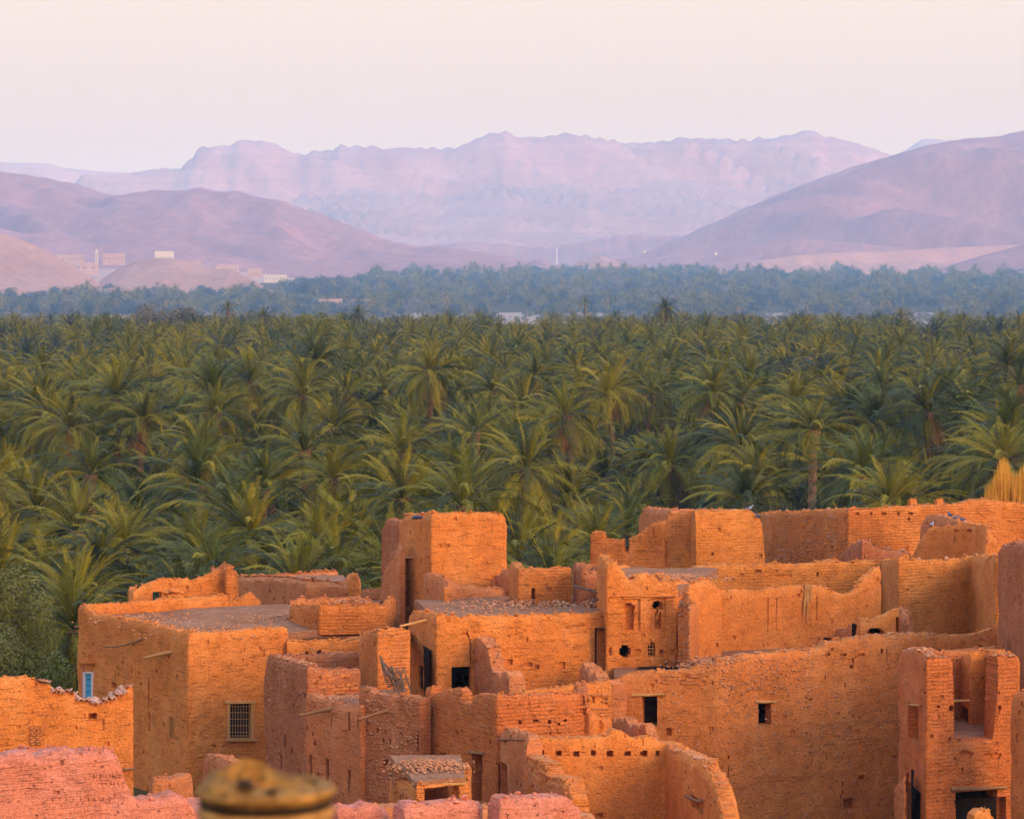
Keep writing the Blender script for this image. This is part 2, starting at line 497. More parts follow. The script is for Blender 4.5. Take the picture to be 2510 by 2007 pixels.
hill('far_plateau', 'faint flat plateau on the horizon behind the hill with the village', dsp((-700,340),(-300,338),(0,342),(105,345),(130,354),(220,362),(300,366),(420,372),(520,400)), 7400, 900, 'mountain_rock', 4, gx=0.006, gy=0.002, cols=90)
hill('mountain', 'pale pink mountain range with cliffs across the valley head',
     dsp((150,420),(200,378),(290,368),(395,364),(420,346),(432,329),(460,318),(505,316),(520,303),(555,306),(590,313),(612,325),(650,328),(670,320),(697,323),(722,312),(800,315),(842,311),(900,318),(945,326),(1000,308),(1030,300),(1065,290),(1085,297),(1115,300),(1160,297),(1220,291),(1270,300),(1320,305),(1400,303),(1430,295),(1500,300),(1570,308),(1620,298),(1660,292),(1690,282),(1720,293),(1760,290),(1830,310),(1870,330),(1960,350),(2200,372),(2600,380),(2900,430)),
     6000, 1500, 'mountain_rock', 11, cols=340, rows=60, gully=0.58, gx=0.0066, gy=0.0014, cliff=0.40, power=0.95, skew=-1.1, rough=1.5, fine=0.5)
hill('far_peak', 'small faint peak behind the big slope', dsp((1840,345),(1905,318),(1930,300),(1945,292),(1985,295),(2040,300),(2200,330),(2500,400)), 7300, 800, 'mountain_rock', 17, cols=70, rows=20, gx=0.006, gy=0.002)
hill('low_ridge', 'low blue ridge at the foot of the mountains', dsp((700,545),(860,525),(940,515),(1000,508),(1030,512),(1062,518),(1150,521),(1200,515),(1280,500),(1335,494),(1420,497),(1520,520),(1650,560)), 4700, 420, 'hill_rock', 23, cols=140, rows=20, gx=0.012, rough=6)
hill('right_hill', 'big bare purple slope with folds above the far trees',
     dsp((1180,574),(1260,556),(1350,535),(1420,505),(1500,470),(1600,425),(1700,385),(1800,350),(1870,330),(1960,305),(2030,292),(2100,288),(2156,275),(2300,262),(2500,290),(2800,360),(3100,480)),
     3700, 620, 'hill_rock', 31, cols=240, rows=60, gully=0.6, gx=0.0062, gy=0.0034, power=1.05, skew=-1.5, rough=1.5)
hill('left_hill', 'rounded bare mauve hill behind the white village',
     dsp((-700,470),(-400,380),(-150,352),(0,362),(80,372),(150,385),(220,408),(245,412),(290,404),(320,400),(370,402),(420,397),(500,405),(600,425),(700,460),(760,485),(830,510),(880,519),(920,517),(1000,530),(1080,542),(1140,550),(1230,572)),
     3350, 780, 'hill_rock', 41, cols=220, rows=50, gully=0.36, gx=0.012, gy=0.004, power=1.0, skew=-0.5, rough=2.5)
hill('pink_mesa', 'low flat pink mesa at the foot of the big slope',
     dsp((1480,588),(1530,574),(1600,549),(1680,537),(1780,531),(1900,527),(2000,521),(2090,517),(2250,513),(2500,520),(2700,570)), 3000, 200, 'mesa_rock', 47, cols=150, rows=26, gully=0.22, gx=0.03, gy=0.012, cliff=0.4, power=0.7)
hill('dark_knoll', 'dark low slope in front of the pink mesa', dsp((1900,588),(1960,572),(2060,540),(2156,515),(2300,498),(2500,530),(2650,585)), 2700, 220, 'hill_rock', 53, cols=90, rows=22, gx=0.02, gy=0.008)
hill('cone_hill', 'small pointed hill left of the mast', dsp((1060,572),(1100,560),(1128,546),(1142,545),(1165,560),(1210,576)), 3100, 120, 'hill_rock', 59, cols=60, rows=16, gx=0.03, rough=2)
hill('cone_hill', 'small pointed hill right of the mast', dsp((1170,580),(1200,563),(1228,546),(1262,538),(1300,548),(1335,566),(1370,582)), 2900, 130, 'hill_pink', 61, cols=70, rows=16, gx=0.03, rough=2)
hill('village_terrace', 'pale terrace carrying the distant village', dsp((-60,560),(60,556),(110,560),(170,567),(300,566),(440,568),(560,577),(660,592),(760,596),(850,602),(900,612)), 2500, 160, 'village_wall', 67, cols=90, rows=16, gully=0.1, gx=0.03)
hill('near_hill', 'bare pinkish slope at the edge left of the village', dsp((-320,440),(-160,450),(0,490),(40,502),(60,510),(120,540),(180,575),(215,600),(250,625)), 1950, 190, 'hill_pink', 71, cols=90, rows=30, gully=0.14, gx=0.03, gy=0.01)
hill('knob_hill', 'rounded brown knoll below the distant fort', dsp((190,612),(215,588),(250,565),(290,549),(330,544),(370,545),(420,560),(450,568),(490,568),(530,588),(580,615),(625,640)), 2000, 150, 'hill_pink', 73, cols=110, rows=28, gully=0.2, gx=0.03, gy=0.012)

def build_haze():
    k = NT('valley_haze')
    k.t.nodes.remove(k.b)
    v = k.n('ShaderNodeVolumePrincipled')
    v.inputs['Color'].default_value = (0.36, 0.62, 1.0, 1)
    v.inputs['Absorption Color'].default_value = (1, 1, 1, 1)
    v.inputs['Density'].default_value = HAZE
    v.inputs['Anisotropy'].default_value = 0.0
    k.l(v.outputs[0], k.out.inputs['Volume'])
    m = MB()
    x0, x1, y0, y1, z0, z1 = -9500, 9500, -800, 17800, GZ - 45, 580
    m.add([(x0,y0,z0),(x1,y0,z0),(x1,y1,z0),(x0,y1,z0),(x0,y0,z1),(x1,y0,z1),(x1,y1,z1),(x0,y1,z1)],
          [(0,3,2,1),(4,5,6,7),(0,1,5,4),(1,2,6,5),(2,3,7,6),(3,0,4,7)])
    o = m.build('haze', 'valley_haze')
    tag(o, 'thin blue evening haze filling the valley', kind='stuff')
HAZE = 0.000105
build_haze()

# ------------------------------------------------------------------ earth walls
class Run:
    """a mud wall following a plan path; px/py data are photograph pixels unprojected onto the wall's own vertical plane"""
    def __init__(self, path, ext_l=(), ext_r=()):
        self.P = [Vector(((px - CX) / F * d, d)) for px, d in path]
        n0 = len(ext_l)
        self.P = [Vector(p) for p in ext_l] + self.P + [Vector(p) for p in ext_r]
        self.k0, self.k1 = n0, n0 + len(path) - 1
        self.S = [0.0]
        for a, b in zip(self.P, self.P[1:]):
            self.S.append(self.S[-1] + (b - a).length)
        self.N = []
        for a, b in zip(self.P, self.P[1:]):
            d = (b - a).normalized(); self.N.append(Vector((d.y, -d.x)))
        self.L = self.S[-1]
    def hit(self, px):
        """distance along the path and point where the view ray of column px meets it"""
        kx = (px - CX) / F
        best = None
        for i in range(self.k0, self.k1):
            a, b = self.P[i], self.P[i + 1]; d = b - a
            den = d.x - kx * d.y
            if abs(den) < 1e-9: continue
            t = (kx * a.y - a.x) / den
            e = max(0 - t, t - 1, 0)
            if best is None or e < best[0]: best = (e, i, t)
        e, i, t = best
        if (i == self.k0 and t < 0) or (i == self.k1 - 1 and t > 1) or 0 <= t <= 1: pass
        else: t = min(1, max(0, t))
        a, b = self.P[i], self.P[i + 1]
        q = a + (b - a) * t
        return self.S[i] + (b - a).length * t, q
    def sz(self, px, py):
        s, q = self.hit(px)
        return s, -(py - HZ) / F * q.y
    def base(self, s, r=0.10):
        i = 0
        while i < len(self.S) - 2 and s > self.S[i + 1]: i += 1
        a, b = self.P[i], self.P[i + 1]
        t = (s - self.S[i]) / max(1e-6, self.S[i + 1] - self.S[i])
        p, n = a + (b - a) * t, self.N[i]
        for c in range(1, len(self.S) - 1):
            if abs(s - self.S[c]) < r:
                u = (s - self.S[c] + r) / (2 * r)
                d0 = (self.P[c] - self.P[c - 1]).normalized(); d1 = (self.P[c + 1] - self.P[c]).normalized()
                p0, p1, p2 = self.P[c] - d0 * r, self.P[c], self.P[c] + d1 * r
                p = p0 * (1 - u) ** 2 + p1 * 2 * u * (1 - u) + p2 * u * u
                n = (self.N[c - 1] * (1 - u) + self.N[c] * u).normalized()
        return p, n
    def inner(self, s, t):
        """the matching point on the far face, mitred at corners"""
        for c in range(1, len(self.S) - 1):
            n0, n1 = self.N[c - 1], self.N[c]
            cr = n0.x * n1.y - n0.y * n1.x
            h = (n0 + n1).normalized(); cosh = max(0.35, h.dot(n0))
            m = t * math.sqrt(max(0, 1 - cosh * cosh)) / cosh
            convex = cr > 0
            if convex and abs(s - self.S[c]) <= m + 1e-6:
                return self.P[c] - h * (t / cosh)
        p, n = self.base(s, 0.02)
        return p - n * t
    def point(self, px, py, off=0.0):
        s, z = self.sz(px, py)
        p, n = self.base(s)
        q = p + n * off
        return Vector((q.x, q.y, z)), Vector((n.x, n.y, 0))

def wall(parent, run, top, mat, zbot=KZ, thick=0.42, holes=(), ds=0.15, dz=0.14, rag=0.06, wob=0.05, name='wall', seed=None, vis=2015, erode=0.09, batter=0.0, label=None, pits=0.018, clods=7.0):
    """top: [(px,py)] crest line; holes: (px0,py0,px1,py1,depth or None=through, shape)"""
    seed = seed if seed is not None else rnd.random() * 100
    tp = sorted(run.sz(px, py) for px, py in top)
    for i in range(1, len(tp)):
        if tp[i][0] - tp[i - 1][0] < 0.02: tp[i] = (tp[i - 1][0] + 0.02, tp[i][1])
    ts, tz = [a for a, b in tp], [b for a, b in tp]
    hs = []
    for h in holes:
        s0, z1 = run.sz(h[0], h[1]); s1, z0 = run.sz(h[2], h[3])
        z1b = run.sz(h[2], h[1])[1]; z0b = run.sz(h[0], h[3])[1]
        hs.append((min(s0, s1), max(s0, s1), min(z0, z0b), max(z1, z1b) if False else (z1 + z1b) / 2, h[4], h[5] if len(h) > 5 else 'rect'))
    # columns
    sl = set()
    n = max(2, int(run.L / ds))
    for i in range(n + 1): sl.add(round(run.L * i / n, 4))
    for s in ts:
        if 0 < s < run.L: sl.add(round(s, 4))
    for c in run.S[1:-1]:
        for e in (-0.1, -0.05, 0, 0.05, 0.1): sl.add(round(min(run.L, max(0, c + e)), 4))
    for s0, s1, z0, z1, dep, shp in hs:
        q = max(2, int((s1 - s0) / (0.075 if shp != 'rect' else 0.3)))
        for i in range(q + 1): sl.add(round(s0 + (s1 - s0) * i / q, 4))
    sl = sorted(x for x in sl if 0 <= x <= run.L)
    # thin out near-duplicates but keep hole edges
    keep = {round(h[0], 4) for h in hs} | {round(h[1], 4) for h in hs} | {0.0, round(run.L, 4)}
    ss = []
    for s in sl:
        if ss and s - ss[-1] < 0.045:
            if s in keep and ss[-1] not in keep: ss[-1] = s
            elif s in keep: ss.append(s)
            continue
        ss.append(s)
    if ss[-1] < run.L - 1e-3: ss.append(run.L)
    # rows
    zmax = max(tz) + 0.25
    zv = max(zbot, -(vis - HZ) / F * min(p.y for p in run.P))
    zl = set()
    z = zmax
    while z > zv:
        zl.add(round(z, 4)); z -= dz
    while z > zbot + 0.3:
        zl.add(round(z, 4)); z -= 0.6
    zl.add(round(zbot, 4))
    keepz = {round(zbot, 4)}
    for s0, s1, z0, z1, dep, shp in hs:
        q = max(1, int((z1 - z0) / (0.075 if shp != 'rect' else 0.3)))
        for i in range(q + 1):
            zl.add(round(z0 + (z1 - z0) * i / q, 4))
        keepz |= {round(z0, 4), round(z1, 4)}
    zs = []
    for z in sorted(zl):
        if zs and z - zs[-1] < 0.04:
            if z in keepz and zs[-1] not in keepz: zs[-1] = z
            elif z in keepz: zs.append(z)
            continue
        zs.append(z)
    tops = []
    for s in ss:
        zt = float(np.interp(s, ts, tz))
        zt += rag * 1.35 * (0.9 * noise.noise(Vector((s * 1.7, seed, 0))) + 0.8 * noise.noise(Vector((s * 5.5, seed, 4))) + 0.6 * noise.noise(Vector((s * 13, seed, 8))))
        zt -= 1.3 * rag * max(0.0, noise.noise(Vector((s * 2.6, seed, 12))) - 0.25) * 4
        tops.append(max(zbot + 0.05, zt))
    ni, nj = len(ss), len(zs)
    jt = []
    for i in range(ni):
        j = 0
        while j < nj - 1 and zs[j] < tops[i] - 0.01: j += 1
        jt.append(j)
    bases = [run.base(s) for s in ss]
    inn = [run.inner(s, thick) for s in ss]
    def cell_depth(i, j):
        sm, zm = (ss[i] + ss[i + 1]) / 2, (zs[j] + zs[j + 1]) / 2
        for s0, s1, z0, z1, dep, shp in hs:
            if s0 - 1e-4 < sm < s1 + 1e-4 and z0 - 1e-4 < zm < z1 + 1e-4:
                u = (sm - (s0 + s1) / 2) / ((s1 - s0) / 2); v = (zm - z0) / (z1 - z0)
                if shp == 'arch' and v > 0.6 and u * u + ((v - 0.6) / 0.4) ** 2 > 1: continue
                if shp == 'round' and u * u + (2 * v - 1) ** 2 > 1: continue
                if shp == 'key':        # horseshoe head over a narrower slot
                    if v > 0.62:
                        if u * u + ((v - 0.81) / 0.19) ** 2 > 1: continue
                    elif abs(u) > 0.62: continue
                return thick if dep is None else min(dep, thick - 0.03)
        if pits and zm > zv:
            q = (math.sin(i * 127.1 + j * 311.7 + seed * 7.3) * 43758.5453) % 1.0
            if q < pits * (1.6 if noise.noise(Vector((sm * 0.8, zm * 0.8, seed))) > 0.1 else 0.4): return 0.03 + 0.05 * ((q * 7919) % 1.0)
        return 0.0
    V, UV, idx = [], [], {}
    def vid(i, j, dep):
        j = min(j, jt[i])
        key = (i, j, round(dep, 3))
        if key in idx: return idx[key]
        z = tops[i] if j == jt[i] else zs[j]
        p, nr = bases[i]
        e = tops[i] - z
        er = erode * max(0.0, 1 - e / 0.22) ** 2
        if dep >= thick - 1e-6:
            q = inn[i] + nr * (er * 0.8)
        else:
            a = 0.0 if dep > 0 else 1.0
            d = wob * (noise.noise(Vector((p.x * 0.9, p.y * 0.9, z * 0.9 + seed))) + 0.45 * noise.noise(Vector((p.x * 3.1, p.y * 3.1, z * 4.0 + seed))))
            q = p + (inn[i] - p) * (dep / thick) + nr * (d * (0.4 + 0.6 * a) - er * a + batter * e * a)
        V.append(Vector((q.x, q.y, z))); UV.append((ss[i], z))
        idx[key] = len(V) - 1
        return idx[key]
    FC = []
    def face(*ids):
        u = []
        for q in ids:
            if q not in u: u.append(q)
        if len(u) >= 3: FC.append(tuple(u))
    D = [[None] * (nj - 1) for _ in range(ni - 1)]
    for i in range(ni - 1):
        for j in range(nj - 1):
            if j >= jt[i] and j >= jt[i + 1]: continue
            D[i][j] = cell_depth(i, j)
    for i in range(ni - 1):
        for j in range(nj - 1):
            d = D[i][j]
            if d is None: continue
            if d < thick:
                face(vid(i, j, d), vid(i + 1, j, d), vid(i + 1, j + 1, d), vid(i, j + 1, d))
                face(vid(i, j, thick), vid(i, j + 1, thick), vid(i + 1, j + 1, thick), vid(i + 1, j, thick))
            if i + 1 < ni - 1:
                e = D[i + 1][j]
                if e is not None and abs(e - d) > 1e-6:
                    a, b = (i + 1, j), (i + 1, j + 1)
                    if d < e: face(vid(*a, d), vid(*a, e), vid(*b, e), vid(*b, d))
                    else: face(vid(*a, d), vid(*b, d), vid(*b, e), vid(*a, e))
            if j + 1 < nj - 1:
                e = D[i][j + 1]
                if e is not None and abs(e - d) > 1e-6:
                    a, b = (i, j + 1), (i + 1, j + 1)
                    if d < e: face(vid(*a, d), vid(*b, d), vid(*b, e), vid(*a, e))
                    else: face(vid(*a, d), vid(*a, e), vid(*b, e), vid(*b, d))
        face(vid(i, jt[i], 0), vid(i + 1, jt[i + 1], 0), vid(i + 1, jt[i + 1], thick), vid(i, jt[i], thick))
    for i, sgn in ((0, 1), (ni - 1, -1)):
        for j in range(jt[i]):
            q = [vid(i, j, 0), vid(i, j + 1, 0), vid(i, j + 1, thick), vid(i, j, thick)]
            face(*(q if sgn > 0 else q[::-1]))
    me = mesh_from(name, V, FC, mat, uvs=UV, smooth=42)
    o = put(name, me, parent)
    if clods > 0 and run.L > 0.5:
        rr_ = random.Random(int(seed * 100)); m = MB()
        for _ in range(int(run.L * clods)):
            i = rr_.randrange(ni - 1); u = rr_.random()
            p = bases[i][0].lerp(bases[i + 1][0], u); q = inn[i].lerp(inn[i + 1], u); v = rr_.uniform(0.12, 0.9)
            p = p.lerp(q, v); r_ = rr_.uniform(0.025, 0.075) * (1.5 if rr_.random() < 0.12 else 1)
            m.rock((p.x, p.y, tops[i] * (1 - u) + tops[i + 1] * u + r_ * rr_.uniform(-0.1, 0.5)), r_, rr_, 0.75)
        c_ = m.build('crest_clods', mat, parent); c_['kind'] = 'stuff'
    if label: o['label'] = label
    return o

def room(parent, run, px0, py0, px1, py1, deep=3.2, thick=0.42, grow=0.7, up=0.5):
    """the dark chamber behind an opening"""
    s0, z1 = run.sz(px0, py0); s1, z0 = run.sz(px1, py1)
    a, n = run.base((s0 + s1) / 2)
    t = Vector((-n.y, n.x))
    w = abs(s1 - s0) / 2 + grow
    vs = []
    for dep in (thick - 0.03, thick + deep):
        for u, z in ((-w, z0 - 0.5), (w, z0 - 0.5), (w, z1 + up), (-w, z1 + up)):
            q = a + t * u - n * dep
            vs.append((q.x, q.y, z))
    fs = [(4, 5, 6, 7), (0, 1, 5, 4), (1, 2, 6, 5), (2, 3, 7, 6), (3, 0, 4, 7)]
    me = mesh_from('room_interior', vs, fs, 'shadow_plaster', uvs=[(v[0] + v[1], v[2]) for v in vs])
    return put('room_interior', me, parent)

def slab(parent, name, pts, z, mat, th=0.25, bump=0.04, n=14, zs=None):
    """an earth roof or floor: quad of plan points (X,Y) filled with an uneven grid"""
    a, b, c, d = (Vector(p) for p in pts)
    vs, uv = [], []
    for j in range(n + 1):
        for i in range(n + 1):
            u, v = i / n, j / n
            p = (a * (1 - u) + b * u) * (1 - v) + (d * (1 - u) + c * u) * v
            zz = z if zs is None else (zs[0] * (1 - u) + zs[1] * u) * (1 - v) + (zs[3] * (1 - u) + zs[2] * u) * v
            vs.append((p.x, p.y, zz + bump * (noise.noise(Vector((p.x * 0.5, p.y * 0.5, 3))) + 0.5 * noise.noise(Vector((p.x * 2, p.y * 2, 3))))))
            uv.append((p.x, p.y))
    m = n + 1
    fs = [(j * m + i, j * m + i + 1, (j + 1) * m + i + 1, (j + 1) * m + i) for j in range(n) for i in range(n)]
    k0 = len(vs)
    ring = [i for i in range(m)] + [j * m + n for j in range(1, m)] + [n * m + i for i in range(n - 1, -1, -1)] + [j * m for j in range(n - 1, 0, -1)]
    for q in ring:
        vs.append((vs[q][0], vs[q][1], vs[q][2] - th)); uv.append(uv[q])
    r_ = len(ring)
    for i in range(r_):
        fs.append((ring[i], k0 + i, k0 + (i + 1) % r_, ring[(i + 1) % r_]))
    return put(name, mesh_from(name, vs, fs, mat, uvs=uv, smooth=50), parent)

def gp(px, d):
    return ((px - CX) / F * d, d)

def beam(parent, p0, p1, r=0.06, name='beam', mat='wood_brown', bend=0.0, n=7):
    p0, p1 = Vector(p0), Vector(p1)
    pts, rad = [], []
    for i in range(5):
        t = i / 4
        p = p0.lerp(p1, t); p.z += bend * 4 * t * (1 - t) * (p1 - p0).length
        pts.append(p + Vector((rnd.uniform(-1, 1), rnd.uniform(-1, 1), rnd.uniform(-1, 1))) * r * 0.15)
        rad.append(r * (1.0 - 0.25 * t) * rnd.uniform(0.92, 1.08))
    m = MB(); m.tube(pts, rad, n)
    return m.build(name, mat, parent, smooth=60)

BRICKS = []
def brick_mesh(kind):
    rr = random.Random(kind * 13 + 5)
    m = MB()
    m.box((0, 0, 0), (0.30, 0.10, 0.096), 0, 0.008, rr)
    bm = bmesh.new()
    for v in m.v: bm.verts.new(v)
    bm.verts.ensure_lookup_table()
    for f in m.f: bm.faces.new([bm.verts[i] for i in f])
    bmesh.ops.bevel(bm, geom=[e for e in bm.edges], offset=0.014, segments=1, affect='EDGES')
    me = bpy.data.meshes.new('brick'); bm.to_mesh(me); bm.free()
    me.materials.append(MATS['brick_clay'])
    me.uv_layers.new(name='UVMap')
    return me
for q in range(6): BRICKS.append(brick_mesh(q))

def bricks(parent, run, px0, py0, px1, py1, top=None, keep=0.8, proud=0.026, cap=260, row=0.108):
    """single mud bricks standing proud in courses on a worn wall face"""
    s0, z1 = run.sz(px0, py0); s1, z0 = run.sz(px1, py1)
    tp = sorted(run.sz(*p) for p in top) if top else None
    c = 0; rr = random.Random(int(px0 * 7 + py0))
    z = z0; odd = 0
    off = Vector(parent.location)
    while z < z1 and c < cap:
        s = s0 + (0.16 if odd % 2 else 0.0)
        while s < s1 - 0.28 and c < cap:
            zt = float(np.interp(s, [a for a, b in tp], [b for a, b in tp])) if tp else 1e9
            if z + 0.09 < zt and rr.random() < keep:
                p, n = run.base(s + 0.15)
                dd = proud * rr.uniform(0.3, 1.2) - 0.05
                o = bpy.data.objects.new('brick', BRICKS[rr.randrange(6)])
                COL.objects.link(o); o.parent = parent
                o.location = Vector((p.x + n.x * dd, p.y + n.y * dd, z + 0.05 + rr.uniform(-.006, .006))) - off
                o.rotation_euler = (rr.uniform(-.03, .03), rr.uniform(-.03, .03), math.atan2(n.y, n.x) + math.pi / 2 + rr.uniform(-.05, .05))
                o.scale = (rr.uniform(0.82, 1.06), 1.0, rr.uniform(0.78, 1.05))
                c += 1
            s += 0.318
        z += row; odd += 1

def coping(parent, run, top, s_step=0.28, name='coping_stone', mat='stone', r=(0.06, 0.13), keep=0.6, inset=0.2, lift=0.02):
    """loose stones lying along a wall crest, one object each"""
    tp = sorted(run.sz(*p) for p in top)
    rr = random.Random(int(top[0][0] * 3 + top[0][1]))
    s = tp[0][0]
    off = Vector(parent.location)
    if not STONES: make_stones()
    while s < tp[-1][0]:
        if rr.random() < keep:
            z = float(np.interp(s, [a for a, b in tp], [b for a, b in tp]))
            p, n = run.base(s)
            d = -rr.uniform(0.06, inset * 1.8)
            o = bpy.data.objects.new(name, STONES[rr.randrange(len(STONES))])
            COL.objects.link(o); o.parent = parent
            o.location = Vector((p.x + n.x * d, p.y + n.y * d, z + lift)) - off
            o.rotation_euler = (rr.uniform(-.4, .4), rr.uniform(-.4, .4), rr.uniform(0, 6))
            q = rr.uniform(*r); o.scale = (q * rr.uniform(.8, 1.5), q, q * 0.75)
        s += s_step * rr.uniform(0.6, 1.5)
STONES = []
def make_stones():
    for q in range(6):
        m = MB(); m.rock((0, 0, 0), 1.0, random.Random(q + 40)); STONES.append(m.mesh('stone', 'stone'))

def wall_stones(parent, run, px0, py0, px1, py1, count, r=(0.025, 0.06), seed=1, name='embedded_stones'):
    """stones showing in the face of a rubble wall: too many to pick apart, one part"""
    rr = random.Random(seed); m = MB()
    for _ in range(count):
        p, n = run.point(rr.uniform(px0, px1), rr.uniform(py0, py1), 0.0)
        q = rr.uniform(*r) * (1.6 if rr.random() < 0.12 else 1)
        m.rock(p + n * rr.uniform(-0.01, 0.02), q, rr)
    o = m.build(name, 'stone', parent); o['kind'] = 'stuff'
    return o

def rubble(parent, c, ext, count, r=(0.04, 0.12), seed=1, name='rubble', mat='stone', height=0.3):
    """a heap of small debris"""
    rr = random.Random(seed); m = MB()
    for _ in range(count):
        u, v = rr.gauss(0, 0.42), rr.gauss(0, 0.42)
        if abs(u) > 1 or abs(v) > 1: continue
        q = rr.uniform(*r)
        m.rock((c[0] + u * ext[0], c[1] + v * ext[1], c[2] + height * max(0, 1 - math.hypot(u, v)) * rr.uniform(0.3, 1) ), q, rr)
    o = m.build(name, mat, parent); o['kind'] = 'stuff'
    return o

def thing(name, px, d, label, cat, group=None, z=KZ):
    x, y = gp(px, d)
    return tag(empty(name, (x, y, z)), label, cat, group, 'thing')
def back(px, d, dx, dy):
    """a plan point dx,dy metres from the place at column px and distance d"""
    x, y = gp(px, d); return (x + dx, y + dy)

# ------------------------------------------------------------------ the mud-brick village
def corner_house():
    t = thing('mud_house', 461, 100, 'flat roofed mud house with blue shutter, grilled window and corner pinnacle', 'house')
    run = Run([(190, 107.5), (461, 100.0), (706, 102.2)], ext_l=[back(190, 107.5, 5.0, 3.6)])
    top = [(188,1482),(197,1480),(206,1484),(216,1500),(226,1506),(259,1510),(305,1515),(381,1534),(442,1549),(461,1552),(500,1551),(572,1548),(600,1545),(663,1539),(699,1537),(705,1540)]
    hs = [(208,1649,229,1710,0.16),(415,1758,427,1807,0.14),(557,1724,619,1808,0.22),(272,1672,284,1684,0.2),(363,1660,367,1735,0.05),(364,1745,368,1790,0.05)]
    wall(t, run, top, 'mud_orange', holes=hs, rag=0.05, vis=1990, seed=3, ds=0.13, dz=0.12)
    # low parapet on the right of the roof
    r2 = Run([(704, 101.9), (884, 102.6)])
    wall(t, r2, [(704,1571),(760,1570),(800,1568),(884,1564)], 'mud_orange', name='parapet', zbot=-15.5, holes=[(775,1592,788,1605,None,'round'),(748,1596,756,1604,None,'round')], rag=0.04)
    for px in (765, 772): beam(t, r2.point(px, 1600, 0.25)[0], r2.point(px - 5, 1586, 0.02)[0], 0.02, name='stick', mat='wood_pale')
    r3 = Run([(222, 108.6), (420, 110.6), (640, 112.2)])
    wall(t, r3, [(222,1502),(300,1492),(420,1484),(520,1478),(560,1476),(585,1468),(598,1458),(615,1458),(632,1467),(640,1468)], 'mud_orange', name='back_parapet', zbot=-14, rag=0.08, thick=0.35)
    slab(t, 'roof', [gp(474, 101.1), gp(890, 103.7), gp(935, 112.4), gp(212, 109.0)], -12.97, 'roof_earth', n=26, bump=0.06)
    for i_, (a_, b_, n_) in enumerate(((520, 103.0, 260), (700, 107.0, 300), (350, 106.5, 200))):
        rubble(t, (gp(a_, b_)[0], b_, -12.96), (3.2, 2.6), n_, (0.02, 0.07), 50 + i_, name='roof_gravel', height=0.03)
    # grilled window
    w = empty('window', Vector(run.point(588, 1812)[0]) - Vector(t.location)); w.parent = t
    def bar(nm, x0, y0, x1, y1, r_, mat, off, par=w):
        a, n_ = run.point(x0, y0, off); b, _ = run.point(x1, y1, off)
        m = MB(); m.tube([a, a.lerp(b, .5), b], [r_] * 3, 6); return m.build(nm, mat, par)
    def plank(nm, x0, y0, x1, y1, off0, off1, mat, par=w):
        vs = []
        for off in (off0, off1):
            for x, y in ((x0, y1), (x1, y1), (x1, y0), (x0, y0)):
                vs.append(run.point(x, y, off)[0])
        m = MB(); m.add(vs, [(0,1,2,3),(4,7,6,5),(0,4,5,1),(1,5,6,2),(2,6,7,3),(3,7,4,0)]); return m.build(nm, mat, par)
    plank('lintel', 549, 1716, 624, 1723, -0.05, 0.09, 'wood_pale')
    plank('sill', 551, 1808, 629, 1815, -0.05, 0.10, 'wood_pale')
    plank('frame', 555, 1723, 562, 1808, -0.08, 0.05, 'wood_pale')
    plank('frame', 614, 1723, 621, 1808, -0.08, 0.05, 'wood_pale')
    plank('pane', 561, 1723, 615, 1808, -0.16, -0.13, 'window_dark')
    for i in range(8): bar('grille_bar', 565 + i * 6.7, 1725, 565 + i * 6.7, 1807, 0.009, 'wood_pale', -0.04)
    for y in (1731, 1746, 1762, 1778, 1794, 1803): bar('grille_bar', 562, y, 614, y, 0.009, 'wood_pale', -0.035)
    # blue shutter in its white surround
    s = empty('shutter', Vector(run.point(218, 1712)[0]) - Vector(t.location)); s.parent = t
    plank('cornice', 197, 1620, 233, 1626, -0.05, 0.13, 'mud_plain', s)
    plank('surround', 202, 1632, 206, 1712, -0.05, 0.05, 'mud_pink', s)
    plank('frame', 207, 1646, 211, 1712, -0.1, 0.06, 'white_paint', s)
    plank('frame', 227, 1646, 230, 1712, -0.1, 0.06, 'white_paint', s)
    plank('frame', 211, 1646, 227, 1650, -0.1, 0.06, 'white_paint', s)
    for i in range(4): plank('louvre_panel', 211.5, 1651 + i * 14.8, 226.5, 1664 + i * 14.8, -0.09, 0.0 + 0.012 * (i % 2), 'blue_paint', s)
    for i in range(5): bar('grille_bar', 413.5 + i * 3.3, 1759, 413.5 + i * 3.3, 1807, 0.012, 'wood_pale', 0.0, t)
    for y in (1768, 1780, 1792): bar('grille_bar', 414, y, 428, y, 0.010, 'wood_pale', 0.0, t)
    a = run.point(354, 1560, -0.1)[0]; b = run.point(300, 1580, 0.75)[0]
    beam(t, a, b, 0.045, bend=-0.06)
    beam(t, run.point(427, 1595, -0.1)[0], run.point(388, 1609, 0.55)[0], 0.07, mat='wood_pale')
    beam(t, run.point(196, 1538, -0.1)[0], run.point(186, 1538, 0.5)[0], 0.05)
    # open light well on the roof
    lw = empty('light_well', (0, 0, 0)); lw.parent = t
    q = Run([(707, 105.8), (781, 102.9), (948, 103.4)], ext_r=[back(948, 103.4, 0.2, 3.2)])
    wall(lw, q, [(707,1483),(740,1481),(781,1483),(800,1481),(830,1484),(900,1480),(915,1476),(948,1484)], 'mud_brick', name='well_wall', zbot=-13.1, thick=0.3, rag=0.05)
    q = Run([(712, 106.3), (912, 106.6)])
    wall(lw, q, [(712,1478),(748,1470),(800,1468),(850,1466),(912,1474)], 'mud_brown', name='well_wall', zbot=-13.1, thick=0.3, rag=0.1)
    rubble(lw, (gp(862, 106.2)[0], 106.0, -12.35), (0.9, 0.15), 60, (0.03, 0.08), 5)
